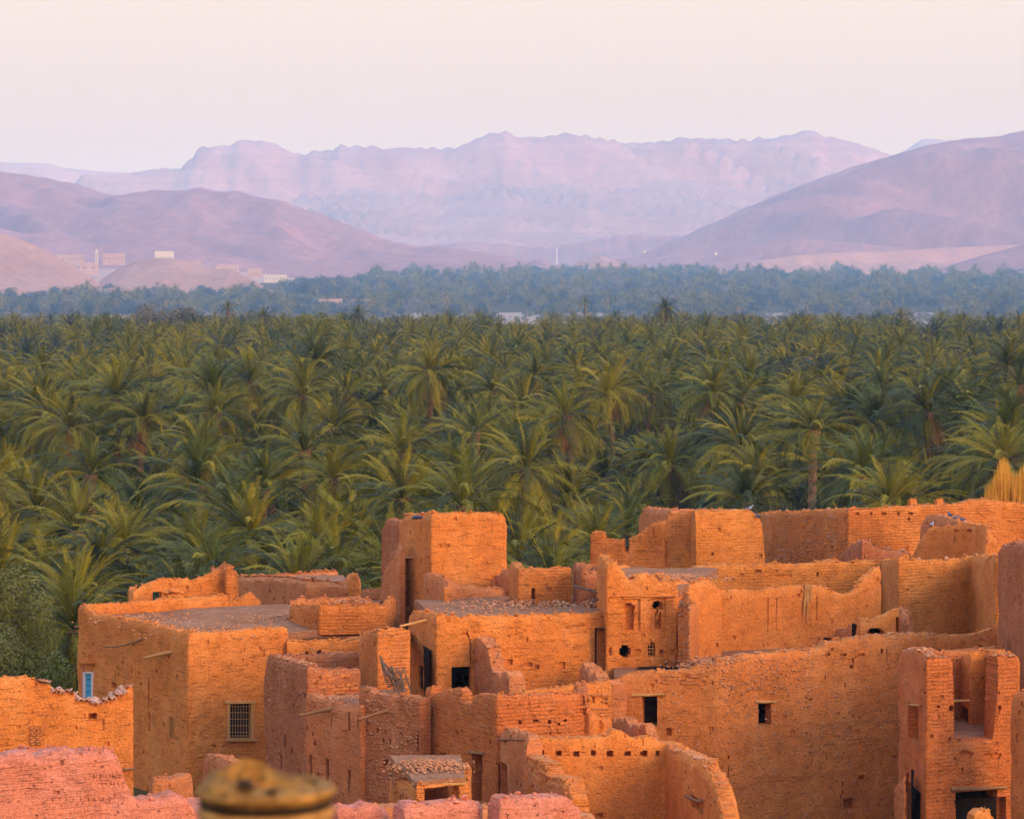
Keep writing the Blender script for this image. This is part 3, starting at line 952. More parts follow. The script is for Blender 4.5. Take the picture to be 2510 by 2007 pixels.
    # split pole and dead wood leaning across the edge
    beam(t, at(848, 1570, 101.5), at(905, 1556, 100.6), 0.035, name='pole', mat='wood_pale')
corner_house()

def tiled_wall():
    t = thing('tiled_wall', 200, 92, 'orange mud wall with dipping crest of clay tiles below the blue shutter', 'wall')
    run = Run([(-40, 90.5), (327, 92.5)])
    top = [(-40,1662),(0,1662),(60,1659),(80,1664),(97,1673),(126,1677),(130,1694),(160,1696),(170,1697),(202,1720),(255,1720),(285,1706),(316,1687),(327,1684)]
    wall(t, run, top, 'mud_orange', holes=[(217,1747,238,1761,0.38),(215,1762,256,1790,0.07),(70,1780,100,1828,0.05)], rag=0.03, seed=9, vis=2000, ds=0.13, dz=0.12)
    m = MB()
    for i in range(7): # mud bricks blocking the old window
        m = None; break
    rr = random.Random(2)
    for j in range(8):
        for i in range(2):
            p, n = run.point(78 + i * 15 + (4 if j % 2 else 0), 1784 + j * 5.6, -0.02)
            o = bpy.data.objects.new('brick', BRICKS[rr.randrange(6)]); COL.objects.link(o); o.parent = t
            o.location = p - Vector(t.location); o.rotation_euler = (0, 0, math.atan2(n.y, n.x) + math.pi / 2); o.scale = (0.55, 0.7, 0.6)
    # half-round clay tiles, one by one, laid across the crest
    vs, fs = [], []
    n = 8
    for k_, (r_, y) in enumerate(((0.085, 0.30), (0.065, 0.30), (0.10, -0.22), (0.08, -0.22))):
        for j in range(n + 1):
            a = math.pi * j / n
            vs.append((math.cos(a) * r_, -y, math.sin(a) * r_))
    m_ = n + 1
    for j in range(n):
        fs += [(j, j + 1, 2 * m_ + j + 1, 2 * m_ + j), (m_ + j, 3 * m_ + j, 3 * m_ + j + 1, m_ + j + 1), (j, m_ + j, m_ + j + 1, j + 1), (2 * m_ + j, 2 * m_ + j + 1, 3 * m_ + j + 1, 3 * m_ + j)]
    tile = mesh_from('tile', vs, fs, 'tile_clay', smooth=60)
    tp = sorted(run.sz(*p) for p in top)
    segs = [(97, 127), (131, 160), (170, 318)]
    for a, b in segs:
        s = run.hit(a)[0]; e = run.hit(b)[0]
        while s < e:
            z = float(np.interp(s, [x for x, y in tp], [y for x, y in tp]))
            p, nr = run.base(s)
            up = rr.random() < 0.62
            o = bpy.data.objects.new('tile', tile); COL.objects.link(o); o.parent = t
            o.location = Vector((p.x - nr.x * 0.12, p.y - nr.y * 0.12, z + (0.0 if up else 0.11))) - Vector(t.location)
            o.rotation_euler = (R(8) + rr.uniform(-.12, .12), (0 if up else math.pi) + rr.uniform(-.2, .2), math.atan2(nr.y, nr.x) + math.pi / 2 + rr.uniform(-.15, .15))
            o.scale = (rr.uniform(.85, 1.1),) * 3
            s += rr.uniform(0.10, 0.17)
    beam(t, run.point(302, 1884, 0.05)[0], run.point(328, 1882, 0.08)[0], 0.05, name='lintel')
tiled_wall()

def roof_ruin():
    t = thing('ruined_room', 450, 113, 'roofless orange room with a dark doorway above the flat roof', 'ruin', z=-13)
    run = Run([(321, 112.5), (548, 114.0)], ext_l=[back(321, 112.5, -0.6, 3.5)])
    top = [(321,1462),(327,1452),(340,1441),(356,1431),(385,1424),(414,1417),(456,1418),(509,1411),(526,1400),(548,1395)]
    wall(t, run, top, 'mud_orange', zbot=-19, holes=[(374,1450,397,1487,None),(456,1469,474,1484,0.3,'arch')], rag=0.05, thick=0.4)
    q = Run([(548, 114.2), (553, 113.4), (578, 113.6)], ext_r=[back(578, 113.6, 0, 1.2)])
    wall(t, q, [(548,1397),(556,1391),(570,1391),(576,1402),(579,1410)], 'mud_brick', name='pillar', zbot=-14, rag=0.06, thick=0.3)
    b = Run([(520, 116.2), (570, 116.4)])
    wall(t, b, [(520,1384),(530,1379),(568,1380),(572,1390)], 'mud_rough', name='chimney_stub', zbot=-14, rag=0.08)
    m = MB()
    rr = random.Random(8)
    for _ in range(26):
        u = rr.uniform(-1, 1); m.rock((gp(425, 112)[0] + u * 0.6, 111.9 + rr.uniform(-.2, .2), -13.15 + 0.65 * max(0, 1 - u * u) * rr.random()), rr.uniform(.15, .3), rr)
    o = m.build('earth_mound', 'mud_plain', t); o['kind'] = 'stuff'
roof_ruin()

def domed_house():
    t = thing('mud_house', 750, 117, 'low rounded purple brown house with a pale top behind the roof', 'house', z=-14)
    run = Run([(572, 123), (748, 116.5), (858, 117.0)], ext_l=[back(572, 123, 4, 3)], ext_r=[back(858, 117, 0.2, 4)])
    top = [(572,1412),(640,1410),(700,1414),(748,1421),(800,1424),(858,1430)]
    wall(t, run, top, 'mud_brown', zbot=-18.5, erode=0.35, rag=0.04, thick=0.5, seed=2)
    slab(t, 'roof', [gp(742, 117.0), gp(856, 117.4), gp(842, 122), gp(590, 124)], -12.8, 'roof_earth', n=16, bump=0.10, zs=(-12.75, -12.98, -13.0, -13.35))
    q = Run([(856, 116.2), (884, 116.3)], ext_r=[back(884, 116.3, 0, 0.5)])
    wall(t, q, [(856,1420),(862,1405),(870,1401),(878,1404),(884,1420)], 'mud_orange', name='pinnacle', zbot=-14.5, thick=0.35, rag=0.03)
    q = Run([(884, 115.5), (936, 115.0)])
    wall(t, q, [(884,1446),(936,1444)], 'mud_brown', name='low_wall', zbot=-14.5, thick=0.35, rag=0.04)
    for px in (753, 765): beam(t, at(px, 1418, 118), at(px + 9, 1416, 118.2), 0.07, name='log')
domed_house()

def square_tower():
    t = thing('mud_tower', 1056, 109, 'square mud tower with a tall narrow doorway and broken left wall', 'tower', z=-13)
    run = Run([(975, 112.8), (1056, 108.6), (1244, 109.6)], ext_r=[back(1244, 109.6, -0.8, 3.2)], ext_l=[back(975, 112.8, 1.2, 0.9)])
    top = [(975,1275),(990,1262),(1000,1260),(1056,1258),(1120,1256),(1200,1257),(1230,1257),(1238,1262),(1244,1275)]
    wall(t, run, top, 'mud_orange', zbot=-18.5, holes=[(985,1367,1004,1486,None)], rag=0.03, thick=0.4, erode=0.16, seed=5)
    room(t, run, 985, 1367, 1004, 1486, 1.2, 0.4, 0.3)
    slab(t, 'roof', [gp(1056, 109.3), gp(1232, 110.2), gp(1226, 112.4), gp(988, 112.8)], -9.62, 'roof_earth', n=8)
    q = Run([(935, 115.2), (998, 112.9)])
    wall(t, q, [(935,1300),(944,1280),(950,1276),(985,1279),(998,1290)], 'mud_rough', name='broken_wall', zbot=-18.5, thick=0.5, rag=0.08)
    q = Run([(924, 113.0), (980, 110.4)])
    wall(t, q, [(924,1482),(932,1440),(941,1396),(950,1376),(962,1366),(968,1342),(974,1332),(980,1345)], 'mud_brown', name='sloping_wall', zbot=-18.5, thick=0.22, rag=0.06)
    beam(t, run.point(975, 1366, 0.05)[0], run.point(1016, 1367, 0.05)[0], 0.06, name='lintel', mat='wood_pale')
    q = Run([(1040, 108.4), (1096, 106.3), (1268, 107.4)])
    wall(t, q, [(1040,1404),(1056,1408),(1094,1424),(1152,1434),(1217,1442),(1268,1440)], 'mud_brown', name='yard_wall', zbot=-14, thick=0.35, rag=0.04)
    q = Run([(1089, 105.9), (1103, 105.9)])
    wall(t, q, [(1089,1438),(1103,1440)], 'mud_plain', name='post', zbot=-13.5, thick=0.25, rag=0.02)
    q = Run([(1248, 107.0), (1270, 107.0)])
    wall(t, q, [(1248,1390),(1254,1377),(1264,1375),(1270,1382)], 'mud_plain', name='pinnacle', zbot=-13.5, thick=0.35, rag=0.03)
    q = Run([(1200, 109.0), (1250, 107.2)])
    wall(t, q, [(1200,1420),(1220,1400),(1235,1396),(1250,1402)], 'mud_brown', name='crumbled_corner', zbot=-13.5, thick=0.3, rag=0.12)
    c = at(1021, 1268, 109.2)
    m = MB(); m.rock(c, 0.17, random.Random(3), 0.5); m.rock(c + Vector((0.14, 0, 0.0)), 0.12, random.Random(5), 0.6); m.rock(c + Vector((-0.12, 0, -0.03)), 0.1, random.Random(6), 0.5)
    o = m.build('cloth_bundle', 'cloth_blue'); tag(o, 'small dark blue bundle lying on the tower top', 'bundle')
square_tower()

def middle_ruin():
    t = thing('ruined_room', 1340, 103, 'orange roofless room with a slit doorway between tower and niche house', 'ruin', z=-13)
    run = Run([(1268, 102.6), (1402, 103.2)], ext_l=[back(1268, 102.6, -0.3, 3)])
    wall(t, run, [(1268,1398),(1285,1392),(1320,1395),(1340,1396),(1360,1390),(1402,1390)], 'mud_brick', zbot=-13.5, holes=[(1302,1441,1312,1480,0.38)], rag=0.05)
    q = Run([(1402, 104.0), (1424, 101.8), (1488, 102.6)])
    wall(t, q, [(1402,1386),(1410,1384),(1424,1388),(1430,1400),(1460,1398),(1488,1388)], 'mud_rough', name='side_wall', zbot=-13.5, rag=0.12, thick=0.5)
    q = Run([(1440, 105.5), (1560, 106.5)])
    wall(t, q, [(1440,1390),(1480,1386),(1530,1386),(1560,1388)], 'mud_plain', name='rear_wall', zbot=-13.5, rag=0.06)
    beam(t, at(1408, 1436, 101.4), at(1465, 1452, 100.6), 0.05, name='fallen_beam', mat='twig')
    beam(t, at(1452, 1474, 100.4), at(1485, 1460, 100.2), 0.05, name='fallen_beam', mat='twig')
    rubble(t, (gp(1370, 101.6)[0], 101.6, -12.15), (1.3, 0.5), 150, (0.03, 0.1), 4, height=0.5)
    rubble(t, (gp(1450, 101.0)[0], 101.2, -12.1), (0.7, 0.4), 100, (0.03, 0.1), 14, height=0.6)
middle_ruin()

def long_front_house():
    t = thing('mud_house', 1067, 97, 'orange mud house with a large black window and a long crack', 'house')
    run = Run([(1003, 101.0), (1067, 97.2), (1487, 98.2)])
    top = [(1003,1502),(1020,1497),(1040,1499),(1067,1508),(1150,1509),(1250,1509),(1330,1507),(1420,1503),(1487,1500)]
    hs = [(1027,1630,1038,1686,None),(1107,1634,1154,1694,None),(1243,1615,1257,1630,0.12,'round'),(1284,1622,1306,1634,0.12,'arch'),(1310,1628,1322,1640,0.12),(1144,1545,1147,1558,0.12),(1147,1555,1150,1566,0.12),(1150,1564,1153,1578,0.12),(1152,1576,1155,1592,0.14),(1151,1590,1154,1612,0.12),(1152,1610,1155,1632,0.14),(1370,1622,1386,1640,0.1,'arch')]
    wall(t, run, top, 'mud_orange', holes=hs, rag=0.05, seed=21, vis=1780, ds=0.13, dz=0.12, wob=0.06)
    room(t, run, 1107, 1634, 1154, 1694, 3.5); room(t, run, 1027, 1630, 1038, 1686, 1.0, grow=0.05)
    rubble(t, (gp(1250, 101.5)[0], 101.5, -11.85), (3.0, 2.2), 260, (0.02, 0.07), 61, name='roof_gravel', height=0.04)
    slab(t, 'roof', [gp(1067, 97.6), gp(1487, 98.5), gp(1487, 106.5), gp(1015, 108.0)], -11.92, 'roof_earth', n=24, bump=0.06, zs=(-11.85, -11.78, -12.05, -12.4))
    coping(t, run, [(1070,1507),(1487,1499)], 0.5, r=(0.04, 0.09), inset=0.9)
    # broken cross wall coming forward
    q = Run([(1154, 97.8), (1248, 93.6)])
    wall(t, q, [(1154,1562),(1165,1566),(1190,1582),(1196,1610),(1202,1648),(1212,1652),(1244,1651),(1248,1660)], 'mud_brown', name='cross_wall', thick=0.55, rag=0.12, vis=1760, erode=0.05, ds=0.1, dz=0.1)
    coping(t, q, [(1156,1563),(1190,1580),(1205,1650),(1246,1650)], 0.2, r=(0.06, 0.12))
    q2 = Run([(1246, 93.6), (1276, 93.8)])
    # pole resting on the roof edge
    beam(t, at(980, 1535, 96.2), at(1045, 1519, 96.8), 0.045, name='pole', mat='wood_pale')
    q = Run([(1418, 97.3), (1500, 93.8)])
    wall(t, q, [(1418,1626),(1424,1618),(1436,1640),(1446,1655),(1458,1652),(1468,1668),(1500,1672)], 'mud_brown', name='cross_wall', thick=0.5, rag=0.15, vis=1760, erode=0.05, ds=0.1, dz=0.1)
long_front_house()

def niche_tower():
    t = thing('mud_tower', 1570, 97, 'decorated mud tower front with two keyhole niches and a jagged top', 'tower')
    run = Run([(1485, 97.5), (1662, 97.9)], ext_l=[back(1485, 97.5, -0.2, 3.5)], ext_r=[back(1662, 97.9, -0.3, 3.5)])
    top = [(1485,1385),(1489,1377),(1508,1379),(1520,1392),(1530,1402),(1538,1420),(1550,1416),(1567,1406),(1590,1410),(1622,1424),(1655,1424),(1662,1430)]
    hs = [(1518,1580,1546,1611,None,'round'),(1588,1573,1606,1607,None,'arch'),
          (1603,1474,1622,1494,None,'round'),
          (1531,1478,1558,1544,0.36,'key'),(1600,1472,1626,1542,0.34,'key'),
          (1527,1467,1570,1546,0.10),(1595,1465,1632,1546,0.10),
          (1485,1588,1500,1606,0.12,'round'),(1616,1592,1626,1606,0.15,'round'),(1555,1590,1572,1600,0.08,'round'),(1645,1590,1660,1604,0.1,'round')]
    wall(t, run, top, 'mud_orange', holes=hs, rag=0.05, seed=31, vis=1700, ds=0.1, dz=0.1, wob=0.035)
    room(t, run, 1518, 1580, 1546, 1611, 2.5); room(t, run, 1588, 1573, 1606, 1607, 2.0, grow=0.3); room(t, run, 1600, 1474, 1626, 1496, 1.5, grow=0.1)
    for x0, x1 in ((1488, 1562), (1570, 1655)):
        a, n_ = run.point(x0, 1461, 0.02); b, _ = run.point(x1, 1460, 0.02)
        m = MB(); m.tube([a, a.lerp(b, .5), b], [0.035] * 3, 6); m.build('cornice', 'mud_orange', t)
    for y in (1582, 1590, 1598): beam(t, run.point(1588, y, -0.1)[0], run.point(1606, y, -0.1)[0], 0.018, name='rung', mat='wood_pale')
    for x in (1594, 1601): beam(t, run.point(x, 1574, -0.1)[0], run.point(x, 1607, -0.1)[0], 0.014, name='rung', mat='wood_pale')
    for x in (1540, 1556, 1610): beam(t, run.point(x, 1518, -0.05)[0], run.point(x + 6, 1498, 0.0)[0], 0.03, name='plaster_lump', mat='mud_plain')
    # rubble covered roof behind
    slab(t, 'roof', [gp(1490, 97.9), gp(1668, 98.2), gp(1760, 104.0), gp(1500, 105.5)], -10.95, 'roof_earth', n=14, bump=0.16, zs=(-11.0, -10.95, -10.9, -11.0))
    rubble(t, (gp(1640, 101)[0], 101.5, -10.95), (2.3, 1.6), 420, (0.02, 0.07), 6, height=0.15)
    q = Run([(1655, 99.0), (1768, 100.5)])
    wall(t, q, [(1655,1424),(1690,1426),(1720,1428),(1745,1420),(1762,1428),(1768,1440)], 'mud_plain', name='rounded_parapet', zbot=-13.5, thick=0.6, rag=0.06, erode=0.2)
    # crumbling right edge
    q = Run([(1662, 97.3), (1690, 96.4)], ext_r=[back(1690, 96.4, 0.5, 3)])
    wall(t, q, [(1662,1470),(1672,1462),(1684,1462),(1690,1500)], 'mud_stony', name='crumbled_edge', thick=0.4, rag=0.15, vis=1680)
    wall_stones(t, q, 1662, 1470, 1692, 1640, 170, seed=3)
    rubble(t, (gp(1715, 96)[0], 96.0, -13.35), (1.0, 0.6), 130, (0.03, 0.09), 9, height=0.5)
niche_tower()

def gap_wall():
    t = thing('ruined_wall', 1637, 118, 'long orange ruined wall with a notch and sloping crest before the palms', 'wall', z=-14)
    run = Run([(1445, 119.5), (1640, 118.5), (1706, 117.8)], ext_l=[back(1445, 119.5, 0.2, 1.5)])
    top = [(1445,1308),(1450,1304),(1478,1305),(1482,1322),(1526,1323),(1527,1352),(1541,1352),(1542,1322),(1567,1307),(1580,1296),(1596,1284),(1634,1276),(1637,1259),(1660,1256),(1706,1252)]
    wall(t, run, top, 'mud_brick', zbot=-18.5, holes=[(1601,1290,1604,1320,0.05),(1630,1325,1637,1390,0.06)], rag=0.03, thick=0.45)
    q = Run([(1705, 117.0), (1874, 117.8)], ext_r=[back(1874, 117.8, 0.2, 2.5)])
    wall(t, q, [(1705,1252),(1750,1252),(1790,1250),(1827,1247),(1845,1254),(1860,1266),(1868,1276),(1872,1300),(1882,1384)], 'mud_tan', name='buttress', zbot=-18.5, rag=0.03, thick=0.5, batter=0.04)
    q = Run([(1566, 125.5), (1640, 121.0)], ext_r=[back(1640, 121, 3.4, 0.6)])
    wall(t, q, [(1566,1258),(1574,1246),(1600,1248),(1640,1250)], 'mud_brown', name='rear_wall', zbot=-18.5, thick=0.5, rag=0.04, erode=0.15)
    coping(t, run, [(1640,1255),(1706,1250)], 0.6, r=(0.05, 0.1), keep=0.4)
gap_wall()

def rear_house():
    t = thing('mud_house', 2078, 119, 'long mud house with a dark stony side wall below the palm trunks', 'house', z=-14)
    run = Run([(1850, 128.5), (2078, 119.3), (2560, 122.5)], ext_l=[back(1850, 128.5, 5, 3)])
    top = [(1850,1258),(1880,1256),(1950,1254),(2000,1251),(2078,1246),(2120,1249),(2200,1242),(2258,1240),(2300,1237),(2360,1234),(2378,1228),(2417,1223),(2450,1229),(2510,1233),(2560,1235)]
    hs = [(2226,1268,2231,1276,0.15),(2260,1300,2270,1312,0.1)] + [(2094 + i * 33 + (i % 2) * 6, 1255, 2106 + i * 33, 1262, 0.14, 'arch') for i in range(5)]
    wall(t, run, top, 'mud_brick', zbot=-18.5, holes=hs, rag=0.04, thick=0.6, vis=1450)
    wall_stones(t, run, 1868, 1262, 2074, 1380, 520, (0.025, 0.065), seed=8)
    coping(t, run, [(1880,1254),(2078,1245),(2360,1233)], 0.5, r=(0.05, 0.11), keep=0.55)
    for px, w in ((2232, 15), (2297, 18)):
        q = Run([(px, 120.8), (px + w, 120.9)], ext_r=[back(px + w, 120.9, 0, 0.25)])
        wall(t, q, [(px,1224),(px + w,1223)], 'mud_plain', name='merlon', zbot=-10.6, thick=0.25, rag=0.02, erode=0.04)
    slab(t, 'roof', [gp(2078, 119.8), gp(2560, 122.8), gp(2560, 131), gp(1865, 129.5)], -11.35, 'roof_earth', n=14)
rear_house()

def bay_room():
    t = thing('ruined_room', 2330, 113, 'roofless corner room with a rounded broken wall where pigeons sit', 'ruin', z=-14)
    run = Run([(2232, 114.5), (2378, 112.6), (2416, 108.8)])
    top = [(2232,1360),(2240,1345),(2256,1318),(2264,1308),(2277,1292),(2320,1288),(2362,1284),(2378,1284),(2404,1288),(2412,1296),(2416,1330)]
    wall(t, run, top, 'mud_plain', zbot=-15, rag=0.05, thick=0.45, holes=[(2338,1296,2350,1304,0.1,'round'),(2372,1296,2382,1304,0.12,'round')])
    q = Run([(2256, 118.2), (2364, 114.0)])
    wall(t, q, [(2256,1276),(2262,1264),(2290,1262),(2330,1272),(2364,1282)], 'mud_brown', name='side_wall', zbot=-15, rag=0.06, thick=0.55)
    q = Run([(2068, 116.0), (2112, 112.6), (2236, 113.8)])
    wall(t, q, [(2068,1345),(2076,1340),(2090,1330),(2112,1323),(2125,1328),(2150,1340),(2180,1348),(2236,1352)], 'mud_rough', name='low_rubble_wall', zbot=-15, rag=0.09, thick=0.5)
    coping(t, q, [(2090,1330),(2112,1323),(2150,1340),(2234,1351)], 0.2, r=(0.05, 0.12))
    q = Run([(1990, 113.2), (2062, 113.0)])
    wall(t, q, [(1990,1384),(2010,1378),(2030,1370),(2045,1370),(2056,1380),(2062,1384)], 'mud_plain', name='earth_heap', zbot=-15, rag=0.05, thick=0.5, erode=0.2)
bay_room()

def yard_house():
    t = thing('mud_house', 2201, 106, 'roofless yard house with long yellow wall and tall bay at its right', 'house', z=-15)
    run = Run([(1700, 110.6), (2158, 112.0), (2201, 105.6), (2380, 107.0), (2438, 100.6), (2458, 100.8)])
    top = [(1700,1388),(1730,1385),(1810,1384),(1900,1382),(2000,1380),(2080,1377),(2158,1374),(2180,1370),(2201,1366),(2230,1372),(2300,1374),(2345,1370),(2375,1364),(2395,1366),(2425,1362),(2438,1364),(2458,1360)]
    hs = [(1850,1396,1866,1402,0.12),(1893,1408,1940,1416,0.05),(2002,1402,2007,1412,0.15),(1790,1416,1800,1424,0.05)]
    wall(t, run, top, 'mud_tan', zbot=-15.5, holes=hs, rag=0.06, thick=0.45, seed=41, vis=1620)
    coping(t, run, [(2203,1366),(2300,1374),(2438,1362)], 0.25, r=(0.05, 0.1), keep=0.5)
    # small arched oven and its doorway
    q = Run([(2092, 101.0), (2108, 99.6), (2204, 100.0)])
    wall(t, q, [(2092,1513),(2108,1520),(2130,1522),(2150,1518),(2170,1506),(2190,1494),(2204,1488)], 'mud_plain', name='oven_wall', zbot=-15, holes=[(2123,1539,2168,1572,None,'arch'),(2196,1512,2204,1575,0.3)], rag=0.04, thick=0.4)
    room(t, q, 2123, 1539, 2168, 1572, 0.8, grow=0.02, up=0.02)
    q = Run([(2196, 102.5), (2224, 100.8), (2240, 101.2)])
    wall(t, q, [(2196,1490),(2206,1500),(2218,1512),(2226,1530),(2240,1548)], 'mud_brown', name='broken_jamb', zbot=-15, rag=0.1, thick=0.4)
    q = Run([(2030, 103.4), (2096, 100.6)])
    wall(t, q, [(2030,1552),(2060,1540),(2085,1530),(2096,1528)], 'mud_brown', name='low_wall', zbot=-15, rag=0.08, thick=0.4)
yard_house()

def yard_wall():
    t = thing('yard_wall', 1900, 102, 'broken orange yard wall with a dipping crest and a hanging dry frond', 'wall', z=-15)
    run = Run([(1664, 101.0), (2110, 103.0), (2160, 103.8)])
    top = [(1664,1445),(1700,1440),(1750,1442),(1790,1446),(1830,1446),(1868,1450),(1880,1444),(1891,1440),(1966,1435),(2005,1438),(2031,1440),(2050,1452),(2089,1456),(2105,1440),(2118,1425),(2135,1406),(2160,1392)]
    wall(t, run, top, 'mud_plain', zbot=-15, holes=[(1880,1465,1884,1545,0.05),(1902,1465,1905,1545,0.04),(2000,1460,2004,1520,0.05),(2013,1562,2042,1582,None,'arch')], rag=0.06, thick=0.4, seed=51, vis=1620)
    room(t, run, 2013, 1562, 2042, 1582, 1.2, grow=0.2)
    slab(t, 'floor', [gp(1505, 95.3), gp(2440, 97.7), gp(2440, 104.5), gp(1505, 104)], -13.5, 'roof_earth', n=24, bump=0.12)
    rubble(t, (gp(1830, 97)[0], 97.5, -13.4), (3.0, 1.6), 420, (0.03, 0.1), 12, height=0.3)
    # dry frond hanging over the crest, in strips
    m = MB(); rr = random.Random(4)
    for i in range(7):
        px = 1971 + i * 2.3 + rr.uniform(-1, 1)
        a = run.point(px + 4, 1437, -0.12)[0] + Vector((0, 0, 0.05)); b = run.point(px + 3, 1434, 0.04)[0] + Vector((0, 0, 0.04)); c = run.point(px - 1, 1470, 0.1)[0]; d = run.point(px - 3 + i, 1524 - (i % 3) * 22 if i < 5 else 1470, 0.07)[0]
        m.tube([a, b, c, d], [0.02, 0.028, 0.03, 0.016], 5)
    o = m.build('dry_frond', 'wood_pale'); tag(o, 'dry bleached palm frond hanging over the yard wall', 'frond')
yard_wall()

def tall_side_wall():
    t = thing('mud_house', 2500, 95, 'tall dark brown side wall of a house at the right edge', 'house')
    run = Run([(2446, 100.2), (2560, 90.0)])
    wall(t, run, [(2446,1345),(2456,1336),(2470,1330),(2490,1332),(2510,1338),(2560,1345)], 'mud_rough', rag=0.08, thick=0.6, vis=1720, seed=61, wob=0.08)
    coping(t, run, [(2450,1340),(2556,1343)], 0.3, r=(0.06, 0.13))
tall_side_wall()

def big_house():
    t = thing('mud_house', 1800, 94, 'big stony mud house wall with two black windows in the middle', 'house')
    run = Run([(1500, 94.6), (1758, 93.8), (2445, 97.2)])
    top = [(1500,1668),(1530,1655),(1570,1645),(1620,1644),(1655,1645),(1677,1638),(1700,1636),(1720,1630),(1739,1628),(1752,1630),(1757,1608),(1780,1612),(1836,1605),(1875,1600),(1930,1598),(1979,1594),(2020,1580),(2070,1567),(2140,1560),(2200,1556),(2277,1549),(2297,1558),(2378,1557),(2410,1552),(2445,1538)]
    hs = [(1573,1706,1611,1778,None),(1859,1722,1891,1776,None),(1632,1784,1646,1802,0.2),(2066,1955,2092,1982,0.38),(2020,1600,2035,1607,0.1,'arch'),(2058,1600,2074,1607,0.1,'arch'),(2100,1600,2118,1607,0.1,'arch'),(2157,1589,2164,1600,0.16),(2172,1590,2174,1620,0.08),(2083,1629,2092,1638,0.2,'round'),(1984,1710,1992,1716,0.15,'round'),(2300,1592,2308,1600,0.15,'round'),(2345,1588,2364,1598,0.14,'round'),(2390,1580,2410,1592,0.14,'arch'),(2430,1586,2440,1594,0.14,'round'),(2105,1900,2118,1910,0.2),(1783,1850,1788,1860,0.1),(1784,1875,1787,1905,0.06),(1738,1780,1750,1792,0.07),(1680,1654,1700,1662,0.06)]
    wall(t, run, top, 'mud_stony', holes=hs, rag=0.08, thick=0.5, seed=71, vis=2015, ds=0.14, dz=0.13, wob=0.07)
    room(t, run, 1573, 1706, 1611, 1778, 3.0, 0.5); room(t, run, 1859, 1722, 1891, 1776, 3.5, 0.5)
    beam(t, run.point(1550, 1704, 0.03)[0], run.point(1630, 1701, 0.03)[0], 0.055, name='lintel', mat='wood_pale')
    beam(t, run.point(1852, 1719, -0.02)[0], run.point(1902, 1721, -0.02)[0], 0.06, name='lintel', mat='wood_pale')
    wall_stones(t, run, 1762, 1612, 2000, 1690, 520, (0.015, 0.04), seed=13)
    wall_stones(t, run, 1770, 1668, 2200, 1850, 520, (0.015, 0.035), seed=14, name='small_stones')
    bricks(t, run, 1620, 1650, 1752, 1680, top=top, keep=0.5, cap=110)
    coping(t, run, [(1760,1610),(1875,1600),(1980,1594),(2070,1567),(2200,1556)], 0.22, r=(0.04, 0.1), keep=0.7)
    q = Run([(1560, 94.0), (1574, 94.0)])
big_house()

def hole_house():
    t = thing('mud_house', 1217, 87, 'mud house with a row of small dark holes under its flat crest', 'house')
    run = Run([(1022, 89.6), (1217, 85.2), (1446, 86.2)], ext_r=[back(1446, 86.2, 0, 3.0)])
    top = [(1022,1712),(1038,1708),(1042,1684),(1056,1683),(1060,1712),(1066,1700),(1094,1686),(1124,1688),(1132,1697),(1136,1724),(1154,1724),(1158,1700),(1185,1702),(1217,1704),(1300,1703),(1380,1701),(1418,1700),(1446,1704)]
    hs = [(1077,1844,1092,1884,0.3),(1155,1844,1181,1960,None),(1221,1872,1245,1965,0.38),
          (1271,1765,1279,1775,0.2,'round'),(1306,1762,1321,1769,0.2,'round'),(1343,1764,1352,1774,0.2,'round'),(1366,1771,1374,1777,0.2,'round'),(1382,1761,1390,1768,0.2,'round'),
          (1421,1704,1434,1728,0.1,'arch'),(1414,1735,1445,1800,0.14,'arch')]
    wall(t, run, top, 'mud_red', holes=hs, rag=0.05, seed=81, ds=0.12, dz=0.115)
    room(t, run, 1155, 1844, 1181, 1960, 1.6, grow=0.3)
    beam(t, run.point(1150, 1842, 0.02)[0], run.point(1186, 1846, 0.02)[0], 0.05, name='lintel')
    bricks(t, run, 1140, 1708, 1214, 1800, top=top, keep=0.42, cap=170, proud=0.03)
    q = Run([(1262, 92.0), (1500, 92.8)])
    top2 = [(1262,1704),(1300,1694),(1350,1688),(1400,1682),(1440,1675),(1496,1671),(1500,1672)]
    wall(t, q, top2, 'mud_orange', name='rear_wall', rag=0.04, seed=82, vis=1850, holes=[(1342,1688,1350,1700,0.1),(1452,1704,1458,1722,0.1),(1484,1712,1490,1726,0.1)])
    bricks(t, q, 1450, 1690, 1496, 1756, top=top2, keep=0.5, cap=80)
    q = Run([(1446, 87.2), (1500, 90.0)])
    wall(t, q, [(1446,1752),(1470,1752),(1500,1765)], 'mud_orange', name='side_wall', rag=0.06, seed=83, vis=1850, holes=[(1463,1766,1482,1792,0.12,'round')])
    q = Run([(1498, 92.2), (1586, 88.4)])
    wall(t, q, [(1498,1762),(1520,1762),(1535,1772),(1560,1778),(1575,1782),(1584,1796),(1586,1812)], 'mud_brown', name='low_broken_wall', erode=0.05, rag=0.14, seed=84, ds=0.1, vis=1850)
    slab(t, 'floor', [gp(1225, 85.8), gp(1490, 88.5), gp(1500, 93), gp(1180, 92.0)], -15.4, 'roof_earth', n=8)
hole_house()

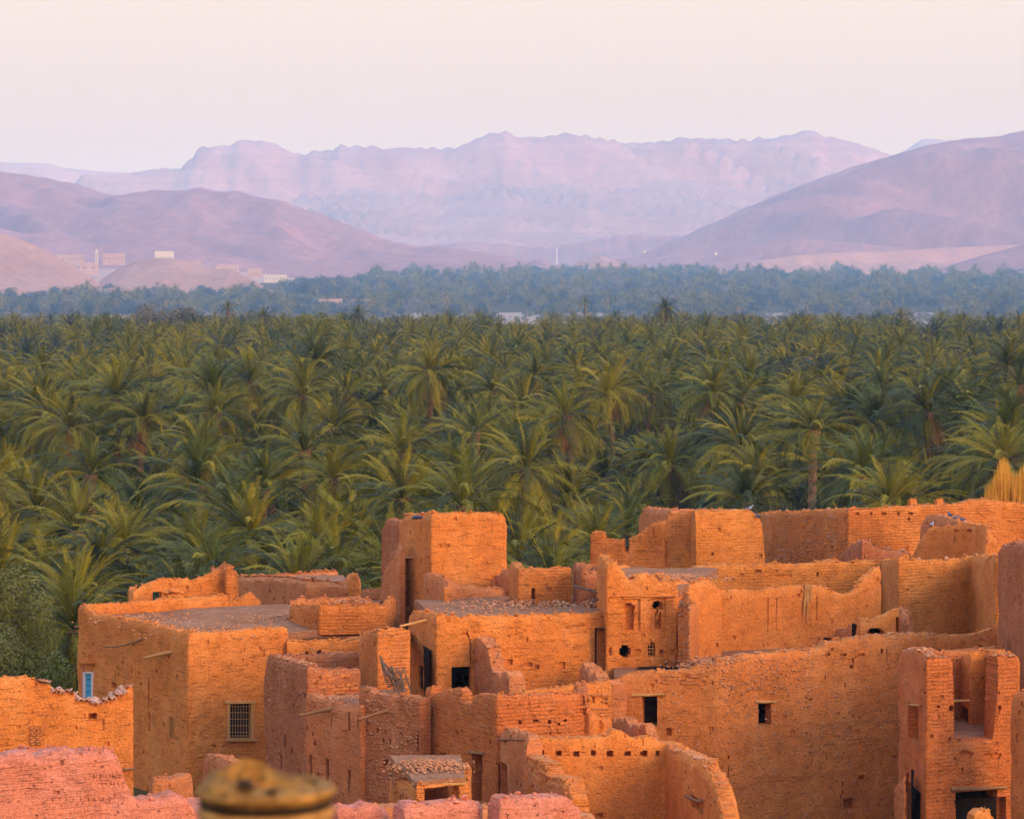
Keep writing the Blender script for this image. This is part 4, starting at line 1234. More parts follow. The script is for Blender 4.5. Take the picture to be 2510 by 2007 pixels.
def beam_room():
    t = thing('ruined_room', 1450, 86, 'ruined room with a smooth plaster wall under a line of beam sockets', 'ruin')
    run = Run([(1226, 85.0), (1292, 82.4)])
    wall(t, run, [(1226,1792),(1232,1784),(1260,1792),(1288,1803),(1292,1812)], 'mud_brown', name='porch_wall', rag=0.05, seed=91, holes=[(1226,1870,1243,1965,0.35)], thick=0.45)
    beam(t, run.point(1228, 1812, 0.03)[0], run.point(1284, 1812, 0.03)[0], 0.035, name='lintel')
    run = Run([(1286, 83.4), (1630, 84.4), (1772, 77.8)])
    top = [(1286,1812),(1300,1808),(1400,1812),(1480,1806),(1510,1790),(1535,1797),(1560,1812),(1590,1806),(1628,1822),(1640,1838),(1660,1842),(1690,1856),(1694,1872),(1700,1860),(1716,1862),(1724,1890),(1736,1900),(1741,1918),(1748,1920),(1757,1952),(1764,1985),(1768,2010),(1772,2030)]
    hs = []
    for i, x in enumerate((1328,1370,1413,1455,1495,1538,1578,1612)):
        w = (6, 7, 8, 7, 8, 9, 9, 5)[i]; hs.append((x - w, 1838 + (i % 3), x + w, 1854 - (i % 2) * 2, 0.3, 'round'))
    hs += [(1460,1992,1478,2003,0.15),(1695,1955,1724,1976,0.22)]
    wall(t, run, top, 'mud_plain', holes=hs, rag=0.05, seed=92, thick=0.55, ds=0.12, dz=0.115)
    bricks(t, run, 1640, 1848, 1768, 2005, top=[(x, y + 10) for x, y in top], keep=0.16, cap=60)
    coping(t, run, [(1640,1838),(1690,1856),(1716,1862),(1741,1918),(1764,1985)], 0.16, r=(0.05, 0.1), keep=0.8, lift=0.0)
    beam(t, run.point(1690, 1950, 0.12)[0], run.point(1728, 1966, 0.12)[0], 0.05, name='sill_beam')
    # brick ends of the stepped wall: courses laid across its thickness
    rr = random.Random(5)
    tp = sorted(run.sz(*p) for p in top)
    for s_i in range(60):
        s = run.S[1] + 0.15 + (run.L - run.S[1] - 0.2) * s_i / 60
        z = float(np.interp(s, [a for a, b in tp], [b for a, b in tp]))
        p, n = run.base(s)
        o = bpy.data.objects.new('brick', BRICKS[rr.randrange(6)]); COL.objects.link(o); o.parent = t
        d = -rr.uniform(0.14, 0.40)
        o.location = Vector((p.x + n.x * d, p.y + n.y * d, z - 0.015)) - Vector(t.location)
        o.rotation_euler = (rr.uniform(-.08, .08), rr.uniform(-.08, .08), math.atan2(n.y, n.x) + rr.uniform(-.25, .25))
beam_room()

def stepped_wall():
    t = thing('stepped_wall', 1340, 82, 'crumbling stepped brick wall beside the dark doorway', 'wall')
    run = Run([(1284, 82.6), (1392, 77.8)])
    top = [(1284,1862),(1290,1853),(1310,1862),(1330,1876),(1338,1902),(1350,1906),(1380,1910),(1386,1935),(1392,1960)]
    wall(t, run, top, 'mud_brick', rag=0.05, seed=95, thick=0.6)
    bricks(t, run, 1290, 1858, 1388, 1990, top=[(x, y + 8) for x, y in top], keep=0.75, cap=230)
    rr = random.Random(6)
    tp = sorted(run.sz(*p) for p in top)
    for i in range(64):
        s = 0.1 + (run.L - 0.2) * i / 64
        z = float(np.interp(s, [a for a, b in tp], [b for a, b in tp]))
        p, n = run.base(s)
        o = bpy.data.objects.new('brick', BRICKS[rr.randrange(6)]); COL.objects.link(o); o.parent = t
        d = -rr.uniform(0.12, 0.48)
        o.location = Vector((p.x + n.x * d, p.y + n.y * d, z - 0.01)) - Vector(t.location)
        o.rotation_euler = (rr.uniform(-.06, .06), rr.uniform(-.06, .06), math.atan2(n.y, n.x) + rr.uniform(-.2, .2))
stepped_wall()

def rough_house():
    t = thing('mud_house', 752, 93, 'roofless house with a dark stony wall right of the grilled window', 'house')
    run = Run([(649, 98.2), (752, 92.6), (884, 93.4)])
    top = [(649,1607),(660,1608),(690,1616),(720,1624),(752,1634),(764,1636),(780,1638),(830,1641),(884,1640)]
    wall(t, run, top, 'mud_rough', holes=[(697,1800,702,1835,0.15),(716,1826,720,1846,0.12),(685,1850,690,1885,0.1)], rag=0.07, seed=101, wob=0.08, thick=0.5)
    wall_stones(t, run, 652, 1612, 750, 1900, 420, (0.02, 0.05), seed=15)
    bricks(t, run, 756, 1646, 880, 1698, top=[(x, y + 5) for x, y in top], keep=0.5, cap=200)
    coping(t, run, [(652,1607),(720,1624),(752,1634)], 0.16, r=(0.05, 0.11), keep=0.85)
    q = Run([(700, 97.5), (884, 98.2)])
    wall(t, q, [(700,1606),(760,1606),(820,1602),(884,1600)], 'mud_rough', name='rear_wall', rag=0.06, seed=102, vis=1700)
rough_house()

def slit_house():
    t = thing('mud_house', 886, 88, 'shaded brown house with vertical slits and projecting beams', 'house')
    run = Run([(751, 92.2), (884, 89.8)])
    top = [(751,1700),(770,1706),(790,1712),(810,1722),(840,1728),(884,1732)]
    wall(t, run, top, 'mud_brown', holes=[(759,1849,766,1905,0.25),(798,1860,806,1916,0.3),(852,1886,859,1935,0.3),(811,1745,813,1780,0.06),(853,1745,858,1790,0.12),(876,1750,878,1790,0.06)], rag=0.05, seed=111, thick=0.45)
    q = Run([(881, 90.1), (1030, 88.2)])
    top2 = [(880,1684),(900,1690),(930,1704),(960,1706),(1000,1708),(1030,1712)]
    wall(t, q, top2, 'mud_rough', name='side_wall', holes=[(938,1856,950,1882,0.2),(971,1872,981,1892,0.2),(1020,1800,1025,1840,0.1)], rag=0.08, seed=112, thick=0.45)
    wall_stones(t, q, 884, 1712, 1024, 1965, 420, (0.018, 0.045), seed=16)
    beam(t, run.point(812, 1736, -0.1)[0], run.point(775, 1748, 0.6)[0], 0.065)
    beam(t, q.point(957, 1737, -0.1)[0], q.point(920, 1756, 0.7)[0], 0.055)
    slab(t, 'floor', [gp(756, 92.6), gp(890, 90.6), gp(1000, 95.0), gp(760, 95.5)], -13.75, 'roof_earth', n=10, bump=0.08)
    rubble(t, (gp(840, 91)[0], 91.2, -13.6), (0.9, 0.6), 90, (0.02, 0.06), 17, height=0.1)
slit_house()

def brick_block():
    t = thing('mud_house', 925, 94, 'narrow shaded brick block between the flat roof and the cracked house', 'house')
    run = Run([(879, 97.4), (923, 94.2), (1006, 94.8)])
    top = [(879,1556),(895,1548),(923,1545),(945,1540),(970,1538),(1006,1545)]
    wall(t, run, top, 'mud_brick', rag=0.06, seed=121, vis=1780, holes=[(886,1578,891,1584,0.1)])
    bricks(t, run, 926, 1550, 1002, 1668, top=[(x, y + 6) for x, y in top], keep=0.7, cap=260)
    coping(t, run, [(881,1555),(923,1545),(1004,1544)], 0.25, r=(0.05, 0.1))
    slab(t, 'roof', [gp(930, 94.6), gp(1004, 95.3), gp(1004, 101), gp(890, 100)], -12.75, 'roof_earth', n=6)
brick_block()

def brushwood():
    t = thing('brushwood_bundle', 968, 93, 'bundle of dry grey branches wedged in the dark wall corner', 'branches', z=-13.9)
    rr = random.Random(9)
    def stick(x0, y0, x1, y1, d0, d1, r_):
        m = MB(); a, b = at(x0, y0, d0), at(x1, y1, d1)
        mid = a.lerp(b, 0.5) + Vector((rr.uniform(-.08, .08), rr.uniform(-.08, .08), rr.uniform(-.06, .06)))
        m.tube([a, mid, b], [r_, r_ * 0.85, r_ * 0.55], 5); m.build('branch', 'twig', t)
    for i in range(12):
        stick(930 + i * 2 + rr.uniform(-3, 3), 1604 + i * 3, 946 + i * 5 + rr.uniform(-5, 8), 1682 + i * 1.5 + rr.uniform(-6, 6), 93.6, 93.0 - rr.random() * 0.5, rr.uniform(.014, .026))
    for i in range(15):
        stick(950 + i * 3 + rr.uniform(-4, 4), 1640 + rr.uniform(-8, 8), 975 + i * 2 + rr.uniform(-8, 8), 1700 + rr.uniform(-8, 6), 93.3, 92.7 - rr.random() * 0.4, rr.uniform(.014, .028))
    for i in range(9):
        stick(940 + rr.uniform(0, 14), 1646 + i * 5, 1003 + rr.uniform(-8, 3), 1640 + i * 5 + rr.uniform(-9, 9), 93.0, 93.2, rr.uniform(.014, .024))
    for i in range(5):
        stick(940 + i * 3, 1645 + i * 2, 972 + i, 1672 - i * 3, 92.6, 92.8, .022)
brushwood()

def shed():
    t = thing('mud_shed', 1019, 79, 'low mud shed with a gravel roof and a wide black opening', 'shed')
    run = Run([(952, 82.4), (1018, 78.6), (1152, 79.4)], ext_r=[back(1152, 79.4, 0, 3.2)], ext_l=[back(952, 82.4, 1.5, 1)])
    top = [(952,1906),(980,1912),(1018,1922),(1040,1924),(1120,1923),(1140,1918),(1152,1922)]
    wall(t, run, top, 'mud_brick', holes=[(1038,1928,1126,2040,None)], rag=0.03, seed=131, thick=0.35)
    beam(t, run.point(1012, 1922, 0.02)[0], run.point(1140, 1920, 0.02)[0], 0.055, name='lintel', mat='wood_pale')
    slab(t, 'roof', [gp(1018, 78.75), gp(1140, 79.4), gp(1128, 83.0), gp(955, 83.0)], -14.0, 'roof_earth', n=10, bump=0.08, th=0.12)
    c = gp(1050, 81)
    rubble(t, (c[0], c[1], -13.98), (1.3, 1.3), 520, (0.02, 0.06), 19, name='roof_gravel', height=0.18)
    bricks(t, run, 960, 1914, 1014, 1985, top=top, keep=0.6, cap=90)
    bricks(t, run, 1128, 1930, 1150, 2000, top=top, keep=0.8, cap=20)
shed()

def pillar_tower():
    t = thing('mud_tower', 2268, 86, 'ruined mud tower with two tall pillars and a black opening at the base', 'tower')
    run = Run([(2203, 90.6), (2270, 86.0), (2500, 87.2), (2530, 87.4)], ext_l=[back(2203, 90.6, 3.2, 2.0)])
    top = [(2203,1602),(2215,1592),(2235,1588),(2260,1604),(2270,1612),(2300,1614),(2333,1616),(2336,1618),(2337,1812),(2360,1816),(2440,1812),(2445,1808),(2446,1610),(2470,1608),(2498,1611),(2501,1700),(2530,1706)]
    hs = [(2226,1727,2254,1808,0.3),(2214,1922,2256,2040,None),(2342,1938,2446,2040,None),(2446,1952,2466,2040,0.3),
          (2326,1728,2336,1742,0.25,'round'),(2447,1728,2456,1740,0.25,'round'),(2294,1728,2304,1734,0.15,'round'),(2345,1838,2385,1858,0.08,'round'),(2400,1844,2455,1860,0.08,'round')]
    wall(t, run, top, 'mud_red', holes=hs, rag=0.04, seed=141, thick=0.7, ds=0.11, dz=0.115)
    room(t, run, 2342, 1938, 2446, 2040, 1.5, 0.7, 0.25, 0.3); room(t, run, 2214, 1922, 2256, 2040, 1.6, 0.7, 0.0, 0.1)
    beam(t, run.point(2232, 1727, 0.02)[0], run.point(2262, 1728, 0.10)[0], 0.04, mat='wood_pale')
    beam(t, run.point(2330, 1934, 0.02)[0], run.point(2466, 1929, 0.02)[0], 0.07, name='lintel')
    bricks(t, run, 2276, 1846, 2334, 1912, top=None, keep=0.7, cap=110)
    bricks(t, run, 2340, 1862, 2470, 1925, top=None, keep=0.45, cap=110)
    bricks(t, run, 2208, 1640, 2262, 1715, top=top, keep=0.5, cap=90)
    coping(t, run, [(2205,1600),(2235,1588),(2270,1611),(2330,1615)], 0.13, r=(0.05, 0.11), keep=0.9)
    coping(t, run, [(2448,1609),(2498,1610)], 0.13, r=(0.05, 0.1), keep=0.9)
    # inner walls seen through the gap
    q = Run([(2320, 93.0), (2378, 89.8), (2420, 90.2), (2460, 88.2)])
    wall(t, q, [(2320,1612),(2340,1606),(2378,1604),(2400,1598),(2420,1594),(2440,1600),(2460,1608)], 'mud_orange', name='inner_wall', rag=0.05, seed=142, thick=0.5, holes=[(2345,1728,2374,1800,0.4),(2425,1715,2440,1725,0.2)])
    beam(t, at(2335, 1718, 88.5), at(2376, 1716, 88.7), 0.045, mat='wood_pale')
    slab(t, 'floor', [gp(2280, 86.8), gp(2500, 87.9), gp(2480, 92), gp(2260, 92)], -14.2, 'roof_earth', n=8)
    q = Run([(2478, 85.6), (2560, 83.0)])
    wall(t, q, [(2478,1706),(2490,1698),(2510,1692),(2560,1690)], 'mud_stony', name='side_wall', rag=0.06, seed=143, thick=0.5)
    # brick apron before the tower
    q = Run([(2192, 88.2), (2216, 86.6), (2222, 86.8)])
    wall(t, q, [(2192,1925),(2200,1916),(2216,1905),(2222,1915)], 'mud_brown', name='low_jamb', rag=0.05, seed=144, thick=0.4)
pillar_tower()

def stump():
    q = Run([(2390, 80.0), (2440, 80.2)], ext_r=[back(2440, 80.2, 0, 0.5)])
    t = thing('mud_stump', 2415, 80, 'stub of broken mud wall before the black base opening', 'wall')
    wall(t, q, [(2390,1998),(2402,1987),(2420,1984),(2432,1990),(2440,2004)], 'mud_plain', thick=0.5, rag=0.05, seed=151)
    beam(t, at(2414, 1990, 80.1), at(2414, 1976, 80.1), 0.012, name='stick', mat='wood_pale')
stump()

def pink_wall():
    t = thing('mud_wall', 200, 62, 'near pink ribbed mud wall with a stepped end at the bottom corner', 'wall')
    run = Run([(-60, 61.0), (500, 63.0)], ext_r=[back(500, 63, 0, 3)])
    top = [(-60,1848),(0,1852),(20,1856),(60,1846),(120,1850),(150,1842),(200,1844),(240,1843),(270,1846),(288,1852),(300,1872),(306,1896),(312,1920),(322,1938),(330,1954),(345,1960),(380,1958),(420,1954),(455,1953),(466,1965),(478,1978),(490,2000),(500,2015)]
    rr = random.Random(12)
    hs = []
    for row, (y0, x0, x1, n_) in enumerate(((1901, 228, 300, 9), (1921, 240, 300, 6), (1958, 130, 285, 9))):
        for i in range(n_):
            x = x0 + (x1 - x0) * (i + rr.uniform(-.2, .2)) / n_; h = rr.uniform(4, 10)
            hs.append((x, y0 - h / 2, x + rr.uniform(1.6, 2.8), y0 + h / 2, rr.uniform(0.06, 0.12)))
    wall(t, run, top, 'mud_pink', holes=hs, rag=0.05, seed=161, thick=0.8, erode=0.16, wob=0.07, ds=0.11, dz=0.10)
    q = Run([(40, 66.0), (190, 66.6)])
    wall(t, q, [(40,1842),(80,1836),(150,1838),(190,1842)], 'mud_pink', name='rear_crest', rag=0.05, thick=0.5, seed=162)
pink_wall()

def back_stubs():
    t = thing('mud_stump', 400, 88, 'small square mud stump beside the big house wall', 'wall')
    q = Run([(364, 85.0), (372, 84.4), (418, 84.6)], ext_r=[back(418, 84.6, 0.5, 1.2)])
    wall(t, q, [(364,1912),(372,1906),(405,1907),(416,1908),(418,1912)], 'mud_brown', thick=0.5, rag=0.03, seed=171)
    q = Run([(418, 85.0), (452, 86.0)])
    wall(t, q, [(418,1912),(436,1918),(446,1940),(452,1960)], 'mud_brick', thick=0.4, rag=0.05, seed=172, name='brick_side')
    t = thing('mud_wall', 540, 90, 'short sloping wall remnant behind the banded chimney pot', 'wall')
    q = Run([(498, 92.5), (578, 88.5)])
    wall(t, q, [(498,1852),(506,1850),(530,1854),(550,1862),(572,1872),(578,1884)], 'mud_brown', thick=0.5, rag=0.05, seed=173)
    for nm, path, top, lab in (
        ('parapet_block', [(992, 65.4), (1176, 66.2)], [(992,1985),(996,1972),(1006,1969),(1060,1970),(1120,1967),(1160,1963),(1172,1964),(1176,1975)], 'pink mud parapet block at the bottom below the low shed'),
        ('parapet_block', [(1225, 65.6), (1422, 66.4)], [(1225,1975),(1230,1960),(1240,1956),(1300,1957),(1360,1954),(1390,1954),(1404,1962),(1416,1974),(1422,1990)], 'pink mud parapet block at the bottom below the stepped wall'),
        ('parapet_block', [(830, 66.0), (944, 66.4)], [(830,1990),(845,1978),(870,1982),(888,1978),(900,1972),(925,1971),(940,1980),(944,1990)], 'low rounded pink parapet lump right of the banded chimney pot')):
        t = thing(nm, path[0][0], path[0][1], lab, 'parapet', 'pink parapet blocks')
        q = Run(path, ext_r=[back(path[-1][0], path[-1][1], 0.05, 0.6)])
        wall(t, q, top, 'mud_pink', thick=0.7, rag=0.03, erode=0.12, seed=180 + path[0][0] % 7, ds=0.1, dz=0.1)
    t = thing('mud_wall', 1100, 70, 'low shaded earth bank behind the pink parapet blocks', 'wall')
    q = Run([(800, 71.5), (1460, 72.0)])
    wall(t, q, [(800,1992),(950,1985),(1000,1984),(1170,1986),(1200,1976),(1230,1985),(1400,1992),(1460,2010)], 'mud_brown', thick=0.8, rag=0.08, seed=190)
back_stubs()

def chimney_pot():
    """weathered banded clay chimney close to the camera, out of focus"""
    t = thing('chimney_pot', 650, 8.4, 'blurred ochre banded clay chimney pot with a broken rim', 'chimney', z=KZ)
    c = at(652, 1978, 8.4)
    def lathe(nm, prof, mat, rag=0.0, open_top=False):
        n = 44; vs, fs = [], []
        for i, (r_, z) in enumerate(prof):
            for j in range(n):
                a = 2 * math.pi * j / n
                zz = z; rr_ = r_ * (1 + 0.02 * noise.noise(Vector((math.cos(a) * 2, math.sin(a) * 2, z * 9))))
                if rag and i in rag_rows:
                    zz += 0.035 * noise.noise(Vector((math.cos(a) * 1.7, math.sin(a) * 1.7, 3))) + (-0.085 * max(0, math.cos(a - R(-30))) + 0.03 * max(0, math.cos(a - R(200))))
                vs.append((c.x + rr_ * math.cos(a), c.y + rr_ * math.sin(a), c.z + zz))
        for i in range(len(prof) - 1):
            for j in range(n):
                fs.append((i * n + j, i * n + (j + 1) % n, (i + 1) * n + (j + 1) % n, (i + 1) * n + j))
        return put(nm, mesh_from(nm, vs, fs, mat, smooth=50), t)
    rag_rows = ()
    for z0, z1, r_, mt in ((0.030, 0.066, 0.203, 'pot_ochre'), (0.004, 0.034, 0.196, 'pot_dark'), (-0.030, 0.008, 0.203, 'pot_clay'), (-0.052, -0.026, 0.194, 'pot_ochre'), (-0.105, -0.048, 0.199, 'pot_clay')):
        lathe('rim_band', [(0.15, z0), (r_ - 0.010, z0 + 0.003), (r_, (z0 + z1) / 2), (r_ - 0.010, z1 - 0.003), (0.15, z1)], mt)
    lathe('shaft', [(0.45, KZ - c.z), (0.40, -6), (0.30, -1.2), (0.225, -0.30), (0.195, -0.10), (0.178, -0.05), (0.165, 0.04)], 'pot_clay')
    # broken cap: a leaning mound with a dark mouth
    n = 44; vs, fs = [], []
    prof = [(0.190, 0.055), (0.182, 0.064), (0.158, 0.070), (0.122, 0.082), (0.080, 0.104), (0.050, 0.112), (0.036, 0.100), (0.030, 0.05), (0.004, 0.04)]
    for i, (r_, z) in enumerate(prof):
        for j in range(n):
            a = 2 * math.pi * j / n
            sh = -0.035 * min(1, i / 4)
            zz = z * (1 + 0.22 * noise.noise(Vector((math.cos(a) * 2.2, math.sin(a) * 2.2, i * 0.9)))) + (0.018 * math.cos(a - 2.8) if i > 1 else 0)
            if i == 4 and math.cos(a + math.pi / 2) > 0.2: zz -= 0.03
            if i == 5 and math.cos(a + math.pi / 2) > 0.2: zz -= 0.045
            vs.append((c.x + sh + r_ * math.cos(a), c.y + r_ * math.sin(a), c.z + zz))
    for i in range(len(prof) - 1):
        for j in range(n):
            fs.append((i * n + j, i * n + (j + 1) % n, (i + 1) * n + (j + 1) % n, (i + 1) * n + j))
    put('broken_cap', mesh_from('broken_cap', vs, fs, 'pot_ochre', smooth=60), t)
    for dx, dy, z, r_ in ((-0.045, -0.13, 0.088, 0.03), (0.03, -0.155, 0.072, 0.02)):
        m = MB(); m.rock((c.x + dx, c.y + dy, c.z + z), r_, random.Random(int(r_ * 1000)), 0.6); m.build('painted_hole', 'pot_dark', t)  # dark lump stands in for the shade inside an open hole
wood('pot_ochre', (0.17, 0.065, 0.010), (0.44, 0.19, 0.030))
wood('pot_dark', (0.03, 0.014, 0.005), (0.06, 0.028, 0.009))
wood('pot_clay', (0.34, 0.135, 0.025), (0.54, 0.25, 0.06))
chimney_pot()

# ------------------------------------------------------------------ palms and trees
def frond_geo(L, bend, pairs, seed, leaf=0.62, lw=0.045, rach=6, droop=0.25, vee=0.35, dead=False):
    """one feather leaf along +X, its stem rising along X and bending down; returns verts, faces"""
    rr = random.Random(seed)
    pts, tan = [], []
    p = Vector((0, 0, 0)); N = 24
    side = rr.uniform(-0.12, 0.12)
    for i in range(N + 1):
        t = i / N
        a = -bend * t ** 1.5
        d = Vector((math.cos(a), side * t, math.sin(a))).normalized()
        pts.append(p.copy()); tan.append(d)
        p = p + d * (L / N)
    V, Fc = [], []
    def sample(t):
        x = t * N; i = min(N - 1, int(x)); f = x - i
        return pts[i].lerp(pts[i + 1], f), tan[i].lerp(tan[i + 1], f).normalized()
    # stem: tapering three-sided bar
    base = 0
    for i in range(rach + 1):
        t = i / rach; q, d = sample(min(t, 0.999))
        r_ = 0.045 * (1 - 0.85 * t)
        s = d.cross(Vector((0, 0, 1))).normalized(); u = s.cross(d)
        V += [q + s * r_, q - s * r_, q + u * r_ * 0.9]
        if i:
            b = base + (i - 1) * 3
            Fc += [(b, b + 1, b + 4, b + 3), (b + 1, b + 2, b + 5, b + 4), (b + 2, b, b + 3, b + 5)]
    for i in range(pairs):
        t = 0.16 + 0.84 * (i + rr.uniform(-0.3, 0.3)) / pairs
        t = min(0.995, max(0.1, t))
        q, d = sample(t)
        s0 = d.cross(Vector((0, 0, 1))).normalized(); u = s0.cross(d)
        ln = leaf * (0.45 + 0.55 * math.sin(math.pi * min(1.0, 0.18 + t * 0.95)) ** 0.7) * rr.uniform(0.82, 1.12)
        fw = 0.55 + 0.55 * t
        for sg in (-1, 1):
            if dead and rr.random() < 0.25: continue
            dr = (s0 * sg + d * (fw + rr.uniform(-.15, .15)) + u * (vee + rr.uniform(-.22, .22))).normalized()
            tip = q + dr * ln + Vector((0, 0, -droop * ln * rr.uniform(0.6, 1.3)))
            mid = q + dr * ln * 0.5 + Vector((0, 0, -droop * ln * 0.15))
            wv = dr.cross(u).normalized() * lw * rr.uniform(.8, 1.2)
            wv = wv.lerp(u * lw, rr.uniform(0.1, 0.5))
            b = len(V)
            V += [q, mid + wv * 0.5, tip, mid - wv * 0.5]
            Fc.append((b, b + 1, b + 2, b + 3))
    return V, Fc

FR = {}
def frond_mesh(mat, bend, var, lod=0):
    key = (mat, bend, var, lod)
    if key not in FR:
        dead = mat == 'leaf_dry'
        V, Fc = frond_geo(1.0 * 4.2, bend, (48, 24)[lod], hash((int(bend * 10), var)) % 1000, lw=(0.050, 0.10)[lod], rach=(7, 4)[lod], droop=0.15 + 0.28 * bend + (0.35 if dead else 0), vee=0.38 - (0.3 if dead else 0.12 * bend), leaf=0.60 if not dead else 0.5, dead=dead)
        FR[key] = mesh_from('frond', V, Fc, mat)
    return FR[key]
BENDS = (0.35, 0.75, 1.15, 1.6, 2.1)

def crown_plan(rr, n=46, lo=-25, hi=86, dead=0, upright=0.0):
    """[(azimuth, elevation, bend, scale, dead)] for one palm"""
    out = []
    for i in range(n):
        t = (i + 0.5) / n
        az = i * 2.39996 + rr.uniform(-.25, .25)
        el = hi + (lo - hi) * (t ** (1.05 + upright)) + rr.uniform(-7, 7)
        b = 0.42 + 1.7 * t + rr.uniform(-.2, .25)
        bend = min(BENDS, key=lambda x: abs(x - b))
        out.append((az, R(el), bend, rr.uniform(0.85, 1.12) * (0.66 + 0.44 * min(1, t * 2)), False))
    for i in range(dead):
        out.append((rr.uniform(0, 6.28), R(rr.uniform(-80, -45)), min(BENDS, key=lambda x: abs(x - rr.uniform(0.2, 0.8))), rr.uniform(0.55, 0.85), True))
    return out

def frond_matrix(az, el, sc, roll=0.0):
    return Matrix.Rotation(az, 4, 'Z') @ Matrix.Rotation(-el, 4, 'Y') @ Matrix.Rotation(roll, 4, 'X') @ Matrix.Scale(sc, 4)

def crown_mesh(name, mat, seed, n, lod, dead=0, upright=0.0, lo=-35):
    rr = random.Random(seed)
    V, Fc, mi = [], [], []
    for az, el, bend, sc, dd in crown_plan(rr, n, lo=lo, dead=dead, upright=upright):
        me = frond_mesh('leaf_dry' if dd else mat, bend, rr.randrange(2), lod)
        M = frond_matrix(az, el, sc, rr.uniform(-.4, .4)) @ Matrix.Translation((0.12, 0, 0))
        b = len(V)
        V += [M @ v.co for v in me.vertices]
        Fc += [tuple(b + q for q in p.vertices) for p in me.polygons]
        v = rr.random(); mi += [1 if dd else 2 if v < 0.33 else 3 if v > 0.84 else 0] * len(me.polygons)
    return mesh_from(name, V, Fc, [mat, 'leaf_dry', 'leaf_deep', 'leaf_yellow'], midx=mi)

def trunk_mesh(seed, n=9, rings=16):
    """unit-height trunk with leaf-base scales, tapering and swelling under the crown"""
    rr = random.Random(seed); V, Fc = [], []
    lean = (rr.uniform(-.03, .03), rr.uniform(-.03, .03))
    for i in range(rings + 1):
        t = i / rings
        r_ = 0.31 - 0.05 * math.sin(t * 3.0) + (0.07 if i % 2 else -0.02) + (0.16 * max(0, (t - 0.86) / 0.14))
        for j in range(n):
            a = 2 * math.pi * (j + 0.5 * (i % 2)) / n
            q = r_ * rr.uniform(0.9, 1.1)
            V.append((math.cos(a) * q + lean[0] * t * t * 8, math.sin(a) * q + lean[1] * t * t * 8, t))
    for i in range(rings):
        for j in range(n):
            Fc.append((i * n + j, i * n + (j + 1) % n, (i + 1) * n + (j + 1) % n, (i + 1) * n + j))
    Fc.append(tuple(rings * n + j for j in range(n)))
    return mesh_from('trunk', V, Fc, 'bark'), (lean[0] * 8, lean[1] * 8)
TRUNKS = [trunk_mesh(i) for i in range(4)]
LEAFS = ('leaf_olive', 'leaf_olive', 'leaf_yellow', 'leaf_blue', 'leaf_olive', 'leaf_blue', 'leaf_blue', 'leaf_olive', 'leaf_yellow', 'leaf_deep')
CROWNS = [crown_mesh('crown', LEAFS[i], 300 + i, (64, 70, 62, 56, 66, 72, 34, 40, 78, 68)[i], 0, lo=(-50, -45, -40, -15, -50, -55, -30, -35, -60, -45)[i],
                     dead=(4, 10, 6, 2, 20, 7, 3, 26, 5, 9)[i], upright=(0, .2, 0, .9, .1, 0, .5, .2, 0, .2)[i]) for i in range(10)]

def dates_mesh():
    m = MB(); rr = random.Random(1)
    for k_ in range(5):
        a = rr.uniform(0, 6.28); r_ = rr.uniform(.4, .9)
        e = Vector((math.cos(a) * r_, math.sin(a) * r_, -1.0 - rr.random() * 0.6))
        m.tube([Vector((0, 0, 0.1)), Vector((e.x * .6, e.y * .6, 0.1)), Vector((e.x, e.y, -0.5)), e], [0.05, 0.06, 0.08, 0.05], 5)
        for q in range(9): m.rock(e + Vector((rr.uniform(-.14, .14), rr.uniform(-.14, .14), rr.uniform(-.2, .45))), 0.1, rr)
    return m.mesh('date_cluster', 'date_stalk')
DATES = dates_mesh()

def place_palm(X, Y, h, scale, kind, label, group, split=False, dead=0, seed=0, dates=False, upright=0.0, n=60, mat=None, lo=-42):
    rr = random.Random(seed)
    z0 = ground_z(X, Y) - 0.05
    t = tag(empty('date_palm', (X, Y, z0)), label, 'palm tree', group)
    rz = rr.uniform(0, 6.28)
    t.rotation_euler = (rr.gauss(0, 0.06), rr.gauss(0, 0.08), 0)
    tm, lean = TRUNKS[rr.randrange(4)]
    o = bpy.data.objects.new('trunk', tm); COL.objects.link(o); o.parent = t
    o.scale = (scale, scale, h); o.rotation_euler = (0, 0, 0)
    top = Vector((lean[0] * scale, lean[1] * scale, h - 0.1))
    mat = mat or LEAFS[kind]
    if split:
        for az, el, bend, sc, dd in crown_plan(rr, n, lo=lo, dead=dead, upright=upright):
            v = rr.random()
            me = frond_mesh('leaf_dry' if dd else 'leaf_deep' if v < 0.32 else 'leaf_yellow' if v > 0.84 else mat, bend, rr.randrange(2), 0)
            f = bpy.data.objects.new('dead_frond' if dd else 'frond', me); COL.objects.link(f); f.parent = t
            f.matrix_basis = Matrix.Translation(top) @ Matrix.Rotation(rz, 4, 'Z') @ frond_matrix(az, el, sc * scale, rr.uniform(-.4, .4)) @ Matrix.Translation((0.12, 0, 0))
    else:
        c = bpy.data.objects.new('crown', CROWNS[kind]); COL.objects.link(c); c.parent = t
        c.location = top; c.rotation_euler = (rr.uniform(-.08, .08), rr.uniform(-.08, .08), rz); c.scale = (scale,) * 3
    if dates:
        c = bpy.data.objects.new('date_cluster', DATES); COL.objects.link(c); c.parent = t
        c.location = top + Vector((0, -0.1, -0.1)); c.rotation_euler = (0, 0, rz); c.scale = (scale,) * 3
    return t

